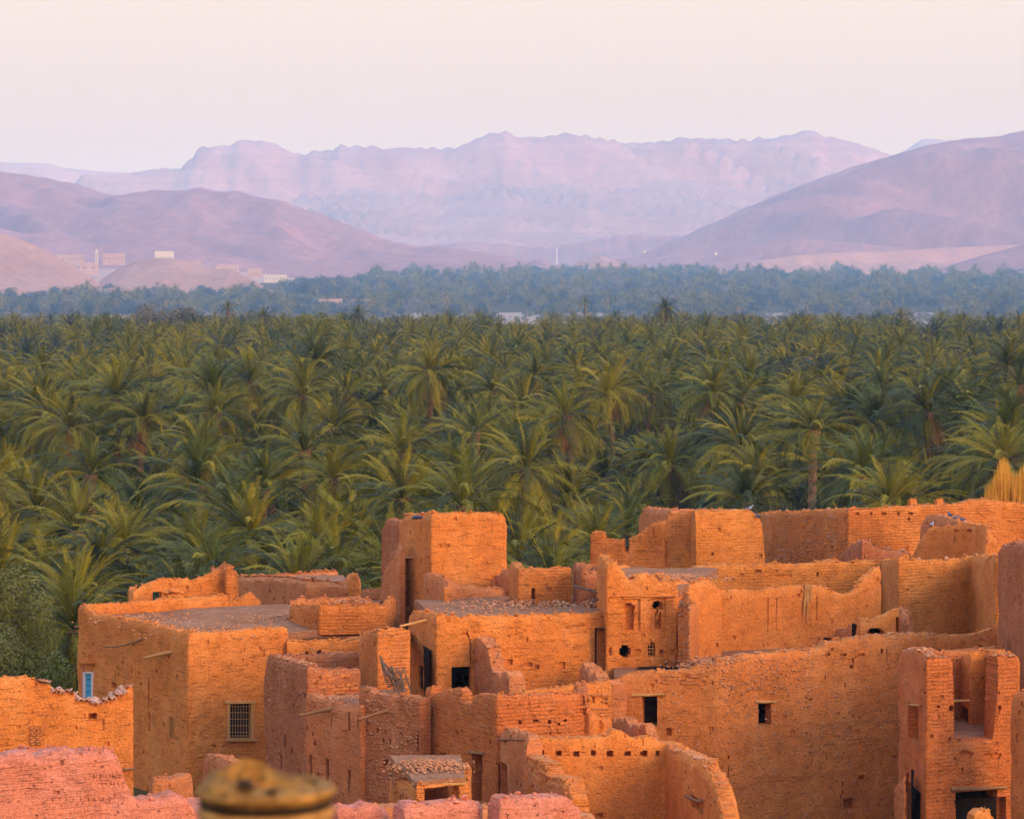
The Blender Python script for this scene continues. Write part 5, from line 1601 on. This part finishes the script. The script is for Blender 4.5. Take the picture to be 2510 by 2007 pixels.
# palms one can recognise: display column and row of the crown hub, crown radius, then looks
HERO = [
 (1710, 905, 106, 'tall palm with a bare sunlit trunk rising behind the stony side wall', dict(dead=0, mat='leaf_olive', n=58, lo=-18)),
 (290, 885, 96, 'palm with a brown skirt of hanging dead fronds in the left grove', dict(dead=14, mat='leaf_olive')),
 (555, 955, 92, 'palm with bright orange dead fronds hanging below its crown', dict(dead=16, mat='leaf_olive')),
 (880, 905, 88, 'palm with a thick bare trunk directly behind the square tower', dict(dead=2, mat='leaf_olive', lo=-40)),
 (1045, 820, 78, 'wide round palm crown with visible trunk above the square tower', dict(dead=2, mat='leaf_olive')),
 (1360, 830, 78, 'palm with yellow date stalks above the notched wall', dict(dates=True, mat='leaf_olive')),
 (1345, 985, 98, 'palm with a drooping brown skirt just above the notched wall', dict(dead=14, mat='leaf_olive')),
 (1545, 1025, 86, 'fresh green palm with low hanging fronds above the sloping crest', dict(mat='leaf_yellow', lo=-40)),
 (1870, 905, 78, 'palm with orange date clusters right of the bare trunk palm', dict(dates=True, mat='leaf_olive', dead=3)),
 (2060, 875, 66, 'palm with a dark hub near the golden reeds', dict(mat='leaf_olive', dead=2)),
 (1530, 895, 66, 'dark green palm left of the tall bare trunk palm', dict(mat='leaf_blue', dead=3)),
 (700, 955, 92, 'full olive palm left of the square tower in the second row', dict(mat='leaf_olive', dead=4)),
 (425, 990, 84, 'greyish palm with a brown base between two skirted palms', dict(mat='leaf_blue', dead=5)),
 (190, 1120, 112, 'large palm in the front row above the corner pinnacle', dict(mat='leaf_blue', dead=3)),
 (400, 1075, 88, 'yellow green upright palm above the roofless orange room', dict(mat='leaf_yellow', upright=.6)),
 (660, 1165, 130, 'big low palm with arching silvery fronds behind the rounded house', dict(mat='leaf_blue', n=44, lo=-10)),
 (560, 665, 33, 'tall palm head breaking the rear edge of the left grove', dict(mat='leaf_deep', dead=6)),
 (1900, 668, 34, 'palm head breaking the rear edge of the right grove', dict(mat='leaf_olive', dead=5)),
 (760, 660, 28, 'dark palm head above the round leafy tree', dict(mat='leaf_deep', dead=4)),
 (40, 905, 62, 'palm with a short dark trunk at the left edge', dict(mat='leaf_olive', dead=2)),
 (310, 745, 56, 'tall palm head standing above the left grove', dict(mat='leaf_olive', dead=4)),
 (580, 745, 46, 'thin trunked palm at the rear of the left grove', dict(mat='leaf_olive', dead=5)),
 (830, 795, 58, 'palm with bright yellow stalks above the square tower to the left', dict(mat='leaf_olive', dates=True, dead=3)),
 (1190, 990, 86, 'upright palm between the square tower and the notched wall', dict(mat='leaf_olive', upright=.4)),
 (1225, 1085, 100, 'low spreading palm directly right of the square tower', dict(mat='leaf_yellow', lo=-25)),
 (1095, 1110, 84, 'blue green upright palm touching the square tower', dict(mat='leaf_blue', upright=.8)),
 (860, 1085, 84, 'dark palm rising behind the broken tower wall', dict(mat='leaf_olive')),
 (1620, 825, 52, 'brown hubbed palm at the rear above the bare trunk palm', dict(mat='leaf_olive', dead=6)),
 (1405, 648, 36, 'lone dark palm standing tall above the rear of the grove', dict(mat='leaf_deep', dead=3, n=66)),
 (1228, 636, 20, 'small lone palm with a brown skirt against the blue trees', dict(mat='leaf_blue', dead=10, n=34)),
 (945, 668, 29, 'starry palm at the back edge of the grove near the river bed', dict(mat='leaf_blue', dead=8, n=36)),
 (475, 648, 26, 'purplish skirted palm alone before the blue trees on the left', dict(mat='leaf_blue', dead=12, n=36)),
 (180, 960, 84, 'yellowish spreading palm in the left grove', dict(mat='leaf_yellow')),
 (100, 830, 62, 'yellow fruiting palm in the left grove', dict(mat='leaf_yellow', dates=True)),
 (1150, 780, 56, 'round grey green palm crown above the notched wall in the middle rows', dict(mat='leaf_blue')),
 (1465, 1045, 62, 'short stiff yellow palm just behind the notched wall', dict(mat='leaf_yellow', upright=.8, lo=0)),
 (1140, 1185, 55, 'small yellow young palm between the tower and the notched wall', dict(mat='leaf_yellow', lo=0, upright=.3)),
 (1900, 850, 62, 'dense green palm behind the date laden palm', dict(mat='leaf_olive')),
 (2030, 960, 84, 'silver green palm low down beside the golden reeds', dict(mat='leaf_blue', lo=-10)),
 (1560, 745, 48, 'pointed palm in the rear rows on the right', dict(mat='leaf_olive', dead=4)),
 (2040, 740, 58, 'tall dark palm cluster at the rear of the right grove', dict(mat='leaf_olive', dead=2)),
 (60, 1120, 100, 'dark blue green palm at the left edge above the feathery tree', dict(mat='leaf_blue')),
 (330, 1170, 84, 'low dark palm directly behind the roofless orange room', dict(mat='leaf_olive', lo=-10)),
 (500, 1125, 84, 'dim green palm behind the pillar of the roofless room', dict(mat='leaf_olive', upright=.3)),
 (1800, 1000, 60, 'shaded palm right of the tall bare trunk', dict(mat='leaf_olive', dead=3, lo=-45)),
 (1660, 985, 62, 'half hidden palm with a thin trunk left of the bare trunk', dict(mat='leaf_olive', dead=4, lo=-45)),
]
placed = []
for i, (dx, dy, r_, lab, kw) in enumerate(HERO):
    px, py = dx / 0.859, dy / 0.859
    d = 4.1 * F / (r_ / 0.859)
    if d < 150: d = 150
    z = -(py - HZ) / F * d
    h = z - ground_z(0, d)
    if h < 0.5:
        d = min(d, (0.6 - GZ) * F / (py - HZ)); h = 0.7; d = -(GZ + 0.7) * F / (py - HZ)
    X = (px - CX) / F * d
    sc = (r_ / 0.859) * d / F / 4.1
    if kw.get('dead', 0) >= 10: kw = dict(kw, lo=-12)          # the dry skirt shows below the green fronds
    t_ = place_palm(X, d, h, sc, i % 6, lab, 'date palms', split=True, seed=900 + i, **kw)
    if i == 0:                                                 # the tall bare trunk standing clear above the wall
        t_.rotation_euler = (0, 0, 0)
        tr = [c for c in t_.children if c.name.startswith('trunk')][0]
        me_ = tr.data.copy(); me_.materials.clear(); me_.materials.append(MATS['bark_sunlit']); tr.data = me_; tr.scale = (1.15, 1.15, h)
    placed.append((X, d, (r_ / 0.859) * d / F))

def blue_noise(y0, y1, gap, seed, tries=14, margin=1.12, mask=None, extra=()):
    """scattered points with at least `gap` metres between, over the view wedge"""
    rr = random.Random(seed); cell = gap / 1.42; grid = {}
    pts = []
    def near(x, y):
        cx, cy = int(x // cell), int(y // cell)
        for a in range(-2, 3):
            for b in range(-2, 3):
                for (qx, qy) in grid.get((cx + a, cy + b), ()):
                    if (qx - x) ** 2 + (qy - y) ** 2 < gap * gap: return True
        return False
    for (ex, ey, eg) in extra: grid.setdefault((int(ex // cell), int(ey // cell)), []).append((ex, ey))
    area = 0.1764 * (y1 * y1 - y0 * y0) * margin
    for _ in range(int(area / (gap * gap) * tries)):
        y = math.sqrt(rr.uniform(y0 * y0, y1 * y1)); x = rr.uniform(-1, 1) * 0.1764 * y * margin
        if mask and not mask(x, y): continue
        if near(x, y): continue
        grid.setdefault((int(x // cell), int(y // cell)), []).append((x, y)); pts.append((x, y))
    return pts

def grove_mask(x, y):
    px = CX + F * x / y
    if y < 150 and px > 300: return False           # keep clear of the houses
    if y < 165 and px > 1500: return False
    for hx, hy, hr in placed:                       # recognisable palms stand free of nearer crowns
        if 0 < hy - y < 9 and abs(x - hx * y / hy) < 0.5 * hr: return False
    if y < 240 and 1862 < px < 2075: return False   # the tall bare trunk shows down to the wall
    return y < 640 + 60 * noise.noise(Vector((x / 30, 2, 0)))
pts = blue_noise(138, 700, 5.8, 5, mask=grove_mask, extra=placed)
pts.sort(key=lambda p: p[1])
LOOKS = ['plain olive green', 'olive and brown', 'bright yellow green', 'upright blue green', 'brown skirted', 'broad blue green', 'small sparse blue green', 'ragged half brown', 'bushy yellow green', 'very dark green']
ZONES = [('behind the left roofs', 'left'), ('behind the square tower', 'middle'), ('behind the right hand walls', 'right')]
NIND = 300 - len(HERO)
def palm_size(x, y, rr):
    base = 2.6 + 3.6 * min(1, max(0, (y - 150) / 130))
    return max(0.8, base * rr.uniform(0.4, 1.65) * (0.82 if y > 430 else 1)), rr.uniform(0.8, 1.25)
rr = random.Random(77)
for i, (x, y) in enumerate(pts[:NIND]):
    px = CX + F * x / y
    h, sc = palm_size(x, y, rr)
    if y < 185: h = min(h, 3.2)
    if any(0 < hy - y < 60 and abs(x - hx * y / hy) < 0.62 * hr for hx, hy, hr in placed[:7] + placed[8:9]): h, sc = min(h, rr.uniform(0.4, 1.6)), sc * 0.9
    zone = ZONES[0 if px < 880 else 1 if px < 1660 else 2]
    row = 'front' if y < 200 else 'middle' if y < 262 else 'rear'
    kind = rr.choices(range(10), (4, 3, 2, 2, 3, 3, 2, 2, 2, 3))[0]
    look = LOOKS[kind]
    place_palm(x, y, h, sc, kind, f'{look} date palm in the {row} rows {zone[0]}', f'{look} palms, {zone[1]} grove, {row} rows', split=False, seed=i)

# the rest of the near grove, and the far wood across the river bed: one mass each
def tree_crown(name, mat, seed, n, rx, rz, leaf, lobes=9):
    rr = random.Random(seed); V, Fc = [], []
    cs = []
    for _ in range(lobes):
        a = rr.uniform(0, 6.28); q = rr.uniform(0.2, 0.75)
        cs.append((Vector((math.cos(a) * q * rx, math.sin(a) * q * rx, rr.uniform(-0.35, 0.75) * rz)), rr.uniform(0.35, 0.6)))
    for _ in range(n):
        c, r_ = cs[rr.randrange(lobes)]
        d = Vector((rr.gauss(0, 1), rr.gauss(0, 1), rr.gauss(0, 1))).normalized()
        p = c + Vector((d.x * rx, d.y * rx, d.z * rz)) * r_ * rr.uniform(0.75, 1.05)
        s = d.cross(Vector((rr.uniform(-1, 1), rr.uniform(-1, 1), rr.uniform(-1, 1)))).normalized(); u = (s.cross(d) + d * rr.uniform(-.6, .6)).normalized()
        l_ = leaf * rr.uniform(0.6, 1.4)
        b = len(V)
        V += [p - s * l_ * .5, p + u * l_ * .3, p + s * l_ * .5, p - u * l_ * .3]; Fc.append((b, b + 1, b + 2, b + 3))
    return mesh_from(name, V, Fc, mat)

def far_proto(i):
    V, Fc, mi = [], [], []
    return None
PCOL = bpy.data.collections.new('palm_kinds')
for i in range(5):
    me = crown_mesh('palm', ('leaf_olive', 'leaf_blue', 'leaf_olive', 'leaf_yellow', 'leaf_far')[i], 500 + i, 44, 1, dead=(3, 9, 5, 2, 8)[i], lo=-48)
    bm = bmesh.new(); bm.from_mesh(me)
    bmesh.ops.translate(bm, verts=bm.verts, vec=(0, 0, 6.0))
    tv = []
    for zz in (0, 3, 6.05):
        tv.append([bm.verts.new((math.cos(a) * 0.26, math.sin(a) * 0.26, zz)) for a in [k_ * 2 * math.pi / 6 for k_ in range(6)]])
    for a, b in zip(tv, tv[1:]):
        for j in range(6):
            f_ = bm.faces.new((a[j], a[(j + 1) % 6], b[(j + 1) % 6], b[j])); f_.material_index = 4
    bm.to_mesh(me); bm.free(); me.materials.append(MATS['bark'])
    PCOL.objects.link(bpy.data.objects.new('z_palm_kind_%d' % i, me))
TCOL = bpy.data.collections.new('tree_kinds')
for i in range(6):
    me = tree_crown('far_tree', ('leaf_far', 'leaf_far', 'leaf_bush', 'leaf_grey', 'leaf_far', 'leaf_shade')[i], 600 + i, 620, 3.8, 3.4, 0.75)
    bm = bmesh.new(); bm.from_mesh(me); bmesh.ops.translate(bm, verts=bm.verts, vec=(0, 0, 3.6)); bm.to_mesh(me); bm.free()
    TCOL.objects.link(bpy.data.objects.new('tree_kind_%d' % i, me))
for ob in list(PCOL.objects)[:3]: TCOL.objects.link(ob)      # far wood mixes palms among round trees

def scatter(name, points, label, coll, nkinds):
    """points: (x,y,z,rot,scale,kind)"""
    me = bpy.data.meshes.new(name)
    me.from_pydata([p[:3] for p in points], [], [])
    for an, ty, k_ in (('rotz', 'FLOAT', 3), ('size', 'FLOAT', 4), ('pick', 'INT', 5)):
        at_ = me.attributes.new(an, ty, 'POINT'); at_.data.foreach_set('value', [p[k_] for p in points])
    o = bpy.data.objects.new(name, me); COL.objects.link(o)
    g = bpy.data.node_groups.new(name + '_nodes', 'GeometryNodeTree')
    g.interface.new_socket('Geometry', in_out='INPUT', socket_type='NodeSocketGeometry')
    g.interface.new_socket('Geometry', in_out='OUTPUT', socket_type='NodeSocketGeometry')
    N_ = g.nodes
    gi, go = N_.new('NodeGroupInput'), N_.new('NodeGroupOutput')
    ci = N_.new('GeometryNodeCollectionInfo'); ci.inputs['Collection'].default_value = coll
    ci.inputs['Separate Children'].default_value = True; ci.inputs['Reset Children'].default_value = True
    ip = N_.new('GeometryNodeInstanceOnPoints'); ip.inputs['Pick Instance'].default_value = True
    def attr(n_, t_):
        a = N_.new('GeometryNodeInputNamedAttribute'); a.data_type = t_; a.inputs['Name'].default_value = n_; return a.outputs[0]
    cx = N_.new('ShaderNodeCombineXYZ'); sx = N_.new('ShaderNodeCombineXYZ')
    g.links.new(attr('rotz', 'FLOAT'), cx.inputs['Z'])
    s_ = attr('size', 'FLOAT')
    for ax in 'XYZ': g.links.new(s_, sx.inputs[ax])
    g.links.new(gi.outputs[0], ip.inputs['Points']); g.links.new(ci.outputs[0], ip.inputs['Instance'])
    g.links.new(attr('pick', 'INT'), ip.inputs['Instance Index'])
    g.links.new(cx.outputs[0], ip.inputs['Rotation']); g.links.new(sx.outputs[0], ip.inputs['Scale'])
    g.links.new(ip.outputs[0], go.inputs[0])
    md = o.modifiers.new('scatter', 'NODES'); md.node_group = g
    tag(o, label, kind='stuff')
    return o

rr = random.Random(31)
P1 = []
for x, y in pts[NIND:]:
    h, sc = palm_size(x, y, rr)
    k_ = rr.choices(range(5), (4, 3, 3, 2, 3))[0]
    P1.append((x, y, GZ + h - 6.0 * sc if h < 6 * sc else GZ, rr.uniform(0, 6.28), sc, k_))
for x, y in blue_noise(700, 1750, 12.0, 55, tries=5):
    if noise.noise(Vector((x / 40, y / 200, 6))) < -0.1 or rr.random() < (y - 700) / 1500: continue
    if any(a_ < CX + F * x / y < b_ for a_, b_ in ((1205, 1325), (1870, 1930), (2190, 2300))): continue
    P1.append((x, y, ground_z(x, y) - rr.uniform(0.5, 3.5), rr.uniform(0, 6.28), rr.uniform(0.8, 1.3), rr.randrange(5)))
scatter('palm_grove', P1, 'dense mass of date palms filling the rear of the near grove', PCOL, 5)

def far_mask(x, y):
    edge = 3080 + 240 * noise.noise(Vector((x / 60, 1, 7)))
    px = CX + F * x / y
    edge += float(np.interp(px, [1195, 1220, 1310, 1335, 1850, 1875, 1925, 1950, 2170, 2200, 2290, 2320], [0, 520, 620, 0, 0, 420, 420, 0, 0, 520, 520, 0]))
    lim = np.interp(px, [0, 300, 640, 760, 900, 1500, 2000, 2510], [4000, 4000, 4100, 4500, 5400, 6300, 5700, 5500])
    lim *= 1 + 0.16 * noise.noise(Vector((px / 70, 3, 1)))
    if noise.noise(Vector((x / 55, y / 120, 9))) < -0.34: return False
    if y > lim: return False
    return y > edge
P2 = []
for x, y in blue_noise(2950, 4000, 13.5, 51, tries=6, mask=far_mask) + blue_noise(4000, 6300, 21.0, 52, tries=5, mask=far_mask):
    k_ = rr.choices((0, 1, 2, 3, 4, 6, 7, 8), (4, 4, 2, 2, 4, 3, 3, 2))[0]
    sc = 1.45 * rr.uniform(0.65, 1.0) * (1 + 1.1 * rr.random() ** 3) * (1.2 if y > 4000 else 1.0) * (1 + 0.3 * noise.noise(Vector((x / 70, y / 150, 2))))
    P2.append((x, y, ground_z(x, y) - 0.3, rr.uniform(0, 6.28), sc * (1.12 if k_ > 4 else 1), k_))
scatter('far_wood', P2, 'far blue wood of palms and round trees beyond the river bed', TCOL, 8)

P3 = []
for x, y in blue_noise(2450, 3300, 15.0, 53, tries=5):
    if noise.noise(Vector((x / 65, y / 280, 3))) < -0.12: continue
    px_ = CX + F * x / y
    if any(a_ < px_ < b_ for a_, b_ in ((1215, 1315), (1875, 1925), (2200, 2290))) and rr.random() < 0.8: continue
    k_ = rr.choices((2, 3, 0), (2, 5, 2))[0]
    P3.append((x, y, ground_z(x, y) - 1.2, rr.uniform(0, 6.28), rr.uniform(0.6, 1.3), k_))
scatter('river_scrub', P3, 'pale dry scrub dotting the sandy river bed', TCOL, 8)

P4 = []
for x, y in blue_noise(138, 420, 4.4, 54, tries=5, mask=lambda x, y: not (y < 150 and CX + F * x / y > 300) and not (y < 240 and 1960 < CX + F * x / y < 2020)):
    P4.append((x, y, ground_z(x, y) - 1.4, rr.uniform(0, 6.28), rr.uniform(0.3, 0.6), 5 if rr.random() < 0.75 else 2))
scatter('undergrowth', P4, 'low green undergrowth between the palm trunks', TCOL, 8)

# single broadleaf and feathery trees
def bush_tree(px, py_top, d, rx, rz, mat, label, seed, n=5200, leaf=0.16, name='tree'):
    p = at(px, py_top, d); zc = p.z - rz * 1.0
    z0 = ground_z(p.x, d)
    t = tag(empty(name, (p.x, d, z0)), label, 'tree')
    me = tree_crown('crown', mat, seed, n, rx, rz, leaf, 14)
    c = bpy.data.objects.new('crown', me); COL.objects.link(c); c.parent = t; c.location = (0, 0, zc - z0)
    m = MB(); rr_ = random.Random(seed)
    H = max(0.6, zc - z0)
    m.tube([(0, 0, -0.3), (0.1, 0, H * .4), (0.05, 0.1, H * .9)], [0.28, 0.2, 0.12], 7)
    for k_ in range(6):
        a = k_ * 1.05; m.tube([(0.05, 0, H * .35), (math.cos(a) * rx * .3, math.sin(a) * rx * .3, H * .75), (math.cos(a) * rx * .6, math.sin(a) * rx * .6, H + rz * .3)], [0.12, 0.07, 0.03], 5)
    o = put('trunk', m.mesh('trunk', 'bark'), t, world=False)
bush_tree(15, 1420, 121, 1.9, 3.6, 'leaf_bush', 'feathery pale green tamarisk at the left edge behind the tiled wall', 811, n=15000, leaf=0.13)
bush_tree(95, 1580, 124, 1.6, 2.6, 'leaf_blue', 'grey green feathery bush between the tamarisk and the pinnacle house', 812, n=9000, leaf=0.13)
bush_tree(-40, 1500, 117, 1.9, 3.4, 'leaf_bush', 'feathery tamarisk cut by the left edge of the view', 816, n=9000, leaf=0.13)
bush_tree(790, 768, 560, 5.0, 4.2, 'leaf_olive', 'round dark leafy tree at the back edge of the grove', 813, n=5000, leaf=0.5)
bush_tree(380, 752, 640, 4.2, 4.0, 'leaf_grey', 'bare brownish round tree behind the left grove', 814, n=3000, leaf=0.5)
bush_tree(455, 756, 630, 3.4, 4.0, 'leaf_grey', 'second bare brownish tree close right of the first behind the left grove', 815, n=3000, leaf=0.5)
bush_tree(770, 680, 3900, 31, 17, 'leaf_far', 'dark blue tree clump beside the white village block', 817, n=3600, leaf=2.6)
bush_tree(1985, 878, 420, 4.0, 3.0, 'leaf_dry', 'dry brown bush among the palms on the right', 818, n=4000, leaf=0.35)
bush_tree(2080, 900, 405, 6.0, 2.6, 'leaf_grey', 'broad yellowish grey bush among the palms on the right', 819, n=5000, leaf=0.35)

def reeds():
    t = thing('reed_clump', 2480, 127, 'clump of tall golden dry reeds behind the wall at right', 'reeds', z=-11)
    rr = random.Random(14); V, Fc, V2, F2 = [], [], [], []
    for i in range(900):
        px = rr.uniform(2418, 2540); d = rr.uniform(126, 128.5)
        hump = np.interp(px, [2414, 2430, 2440, 2455, 2470, 2480, 2495, 2510, 2540], [1190, 1170, 1150, 1112, 1116, 1150, 1150, 1130, 1140])
        top = at(px + rr.uniform(-5, 5), hump + abs(rr.gauss(0, 22)), d); b = Vector((at(px, 1300, d).x * 0.997 + rr.uniform(-.1, .1), d, -11.6))
        mid = b.lerp(top, 0.6) + Vector((rr.uniform(-.08, .08), 0, 0))
        w = Vector((rr.uniform(0.012, 0.03), rr.uniform(-.01, .01), 0))
        n = len(V); V += [b - w, b + w, mid + w, mid - w, top]; Fc += [(n, n + 1, n + 2, n + 3), (n + 3, n + 2, n + 4)]
        if rr.random() < 0.35:
            q = mid + Vector((rr.uniform(-.35, .35), rr.uniform(-.1, .1), rr.uniform(-0.1, .4)))
            n = len(V); V += [mid - w, mid + w, q]; Fc.append((n, n + 1, n + 2))
    put('stalks', mesh_from('stalks', V, Fc, 'reed'), t)['kind'] = 'stuff'
    m = MB(); m.box((at(2480, 1300, 127.3).x, 127.3, -15.2), (2.6, 2.6, 7.3), 0, 0.2, rr)
    m.build('earth_bank', 'mud_plain', t)
reeds()

# ------------------------------------------------------------------ pigeons
def pigeon(px, py, d, rz, label, mat='pigeon_grey'):
    p = at(px, py, d)
    t = tag(empty('pigeon', p, rz), label, 'pigeon', 'pigeons on the walls')
    V, Fc = [], []
    prof = [(-0.19, 0.004, 0.0, 0.028), (-0.13, 0.03, 0.012, 0.02), (-0.06, 0.062, 0.055, 0.0), (0.0, 0.07, 0.068, 0.01), (0.06, 0.058, 0.06, 0.035), (0.09, 0.034, 0.036, 0.075), (0.105, 0.032, 0.034, 0.11), (0.125, 0.027, 0.028, 0.128), (0.142, 0.008, 0.008, 0.122), (0.162, 0.002, 0.002, 0.114)]
    n = 9
    for x, ry, rz_, zc in prof:
        for j in range(n):
            a = 2 * math.pi * j / n; V.append((x, math.cos(a) * ry, 0.10 + zc + math.sin(a) * max(rz_, 0.006)))
    for i in range(len(prof) - 1):
        for j in range(n): Fc.append((i * n + j, i * n + (j + 1) % n, (i + 1) * n + (j + 1) % n, (i + 1) * n + j))
    o = put('body', mesh_from('body', V, Fc, mat, smooth=180), t, world=False)
    for s in (-1, 1):
        m = MB(); m.add([(0.05, s * .055, .15), (0.03, s * .074, .10), (-0.08, s * .062, .075), (-0.2, s * .02, .11), (-0.06, s * .045, .155)], [(0, 1, 2, 3, 4)])
        put('wing', m.mesh('wing', 'pigeon_dark'), t, world=False)
        m = MB(); m.tube([(0.01, s * .02, .06), (0.015, s * .02, 0.0)], [.006, .005], 4); put('leg', m.mesh('leg', 'date_stalk'), t, world=False)
pigeon(1858, 1272, 117.6, 2.5, 'grey pigeon on the wall end next to the stony side wall')
pigeon(2328, 1268, 114.9, 2.2, 'leftmost of the three pigeons on the sloping side wall')
pigeon(2342, 1275, 114.6, 0.4, 'middle one of the three pigeons on the sloping side wall')
pigeon(2358, 1279, 114.2, 2.9, 'rightmost of the three pigeons on the sloping side wall')
pigeon(2284, 1293, 113.6, 1.0, 'pale pigeon alone on the rounded broken wall', 'pigeon_pale')
pigeon(1838, 1252, 117.5, 0.2, 'pale pigeon at the top of the buttress end', 'pigeon_pale')

# ------------------------------------------------------------------ far village
def far_house(name, px0, px1, py0, py1, d, label, mat, rows=0, cols=0, depth=8.0, merlons=0, cat='house', group='houses of the far village', dome=False):
    d = 3350 if d < 1500 else d * 2.15
    a, b = at(px0, py0, d), at(px1, py1 + (12 if px0 < 1500 else 1), d)
    cx, w, h = (a.x + b.x) / 2, b.x - a.x, a.z - b.z
    t = tag(empty(name, (cx, d, b.z)), label, cat, group)
    V = [(-w/2, 0, 0), (w/2, 0, 0), (w/2, depth, 0), (-w/2, depth, 0), (-w/2, 0, h), (w/2, 0, h), (w/2, depth, h), (-w/2, depth, h)]
    put('walls', mesh_from('walls', V, [(0,1,5,4),(1,2,6,5),(2,3,7,6),(3,0,4,7),(4,5,6,7)], mat), t, world=False)
    m = MB()
    for x, y, sx, sy in ((0, .2, w + .3, .5), (0, depth - .2, w + .3, .5), (-w/2, depth/2, .5, depth), (w/2, depth/2, .5, depth)): m.box((x, y, h + .25), (sx, sy, .6))
    put('parapet', m.mesh('parapet', mat), t, world=False)
    for j in range(rows):
        for i in range(cols):
            m = MB(); x = -w/2 + w * (i + .5) / cols; z = (h - 2.0) * (j + .62) / rows + 0.8
            m.box((x, -.02, z), (w / cols * .34, .3, min(1.5, h / rows * .42)))
            put('window', m.mesh('window', 'window_dark'), t, world=False)
    for i in range(merlons):
        m = MB(); x = -w/2 + w * (i + .5) / merlons
        m.box((x, .3, h + 1.1), (w / merlons * .5, .7, 1.4)); put('merlon', m.mesh('merlon', mat), t, world=False)
    return t
far_house('village_house', 140, 205, 625, 640, 2450, 'long pink house at the left end of the far village', 'village_wall', 1, 7)
far_house('village_house', 252, 305, 622, 638, 2440, 'pink house just right of the white minaret', 'village_wall', 1, 5)
far_house('village_house', 196, 240, 644, 662, 2410, 'pale house with a dark doorway below the minaret', 'village_wall', 1, 2)
far_house('fort', 379, 425, 618, 640, 2080, 'small pale crenellated fort on top of the round knoll', 'village_white', 1, 6, 9, 6, 'fort', None)
far_house('village_house', 446, 494, 640, 658, 2300, 'row of pink houses right of the fort', 'village_wall', 1, 6)
far_house('village_house', 530, 585, 650, 664, 2470, 'long low pink house right of the knoll top', 'village_wall', 1, 6)
far_house('village_house', 606, 642, 660, 680, 2440, 'pink house left of the white block', 'village_wall', 1, 4)
far_house('village_block', 648, 702, 674, 700, 2380, 'white two storey block with rows of windows beside the dark trees', 'village_white', 2, 6, 10)
far_house('village_house', 705, 748, 690, 706, 2350, 'low pale house right of the white block', 'village_white', 1, 4)
far_house('village_house', 782, 838, 734, 748, 1240, 'low pink building among the blue trees', 'village_wall', 1, 3)
far_house('village_house', 862, 910, 735, 750, 1240, 'second low pink building among the blue trees', 'village_wall', 1, 3)
far_house('white_hut', 1577, 1583, 615, 619, 3000, 'tiny white hut at the foot of the big slope', 'village_white', 0, 0, 5, cat='hut', group=None)
far_house('white_hut', 1752, 1759, 620, 624, 2950, 'tiny white hut on the lower right slope', 'village_white', 0, 0, 5, cat='hut', group=None)

def minaret():
    a = at(237, 613, 5230); b = at(237, 650, 5230)
    t = tag(empty('minaret', b), 'white square minaret standing above the far village', 'minaret')
    h = a.z - b.z
    m = MB(); m.box((0, 0, h * .42), (4.6, 4.6, h * .84)); put('shaft', m.mesh('shaft', 'village_white'), t, world=False)
    m = MB(); m.box((0, 0, h * .85), (5.6, 5.6, 0.8)); put('gallery', m.mesh('gallery', 'village_white'), t, world=False)
    m = MB(); m.box((0, 0, h * .95), (2.8, 2.8, h * .2)); put('lantern', m.mesh('lantern', 'village_white'), t, world=False)
    for z in (.3, .5, .7):
        m = MB(); m.box((0, -2.3, h * z), (1.8, 0.4, 2.6)); put('window', m.mesh('window', 'window_dark'), t, world=False)
minaret()

def mast():
    b = at(1365, 652, 7090); a = at(1365, 606, 7090)
    t = tag(empty('radio_mast', b), 'thin white lattice radio mast in the valley gap', 'mast')
    h = a.z - b.z
    for i, (x, y) in enumerate(((-1.3, -1.3), (1.3, -1.3), (1.3, 1.3), (-1.3, 1.3))):
        m = MB(); m.tube([(x, y, -3), (x * .3, y * .3, h)], [.6, .45], 5); put('leg', m.mesh('leg', 'steel_white'), t, world=False)
    for k_ in range(7):
        z = h * k_ / 7; s = 1 - .7 * k_ / 7; m = MB()
        m.tube([(-1.3 * s, -1.3 * s, z), (1.2 * s, -1.2 * s, z + h / 7)], [.35, .35], 4); m.tube([(1.3 * s, -1.3 * s, z), (-1.2 * s, -1.2 * s, z + h / 7)], [.35, .35], 4)
        put('brace', m.mesh('brace', 'steel_white'), t, world=False)
    m = MB(); m.box((0, -.6, h * .92), (2.2, 1.0, 3)); put('antenna', m.mesh('antenna', 'steel_white'), t, world=False)
mast()
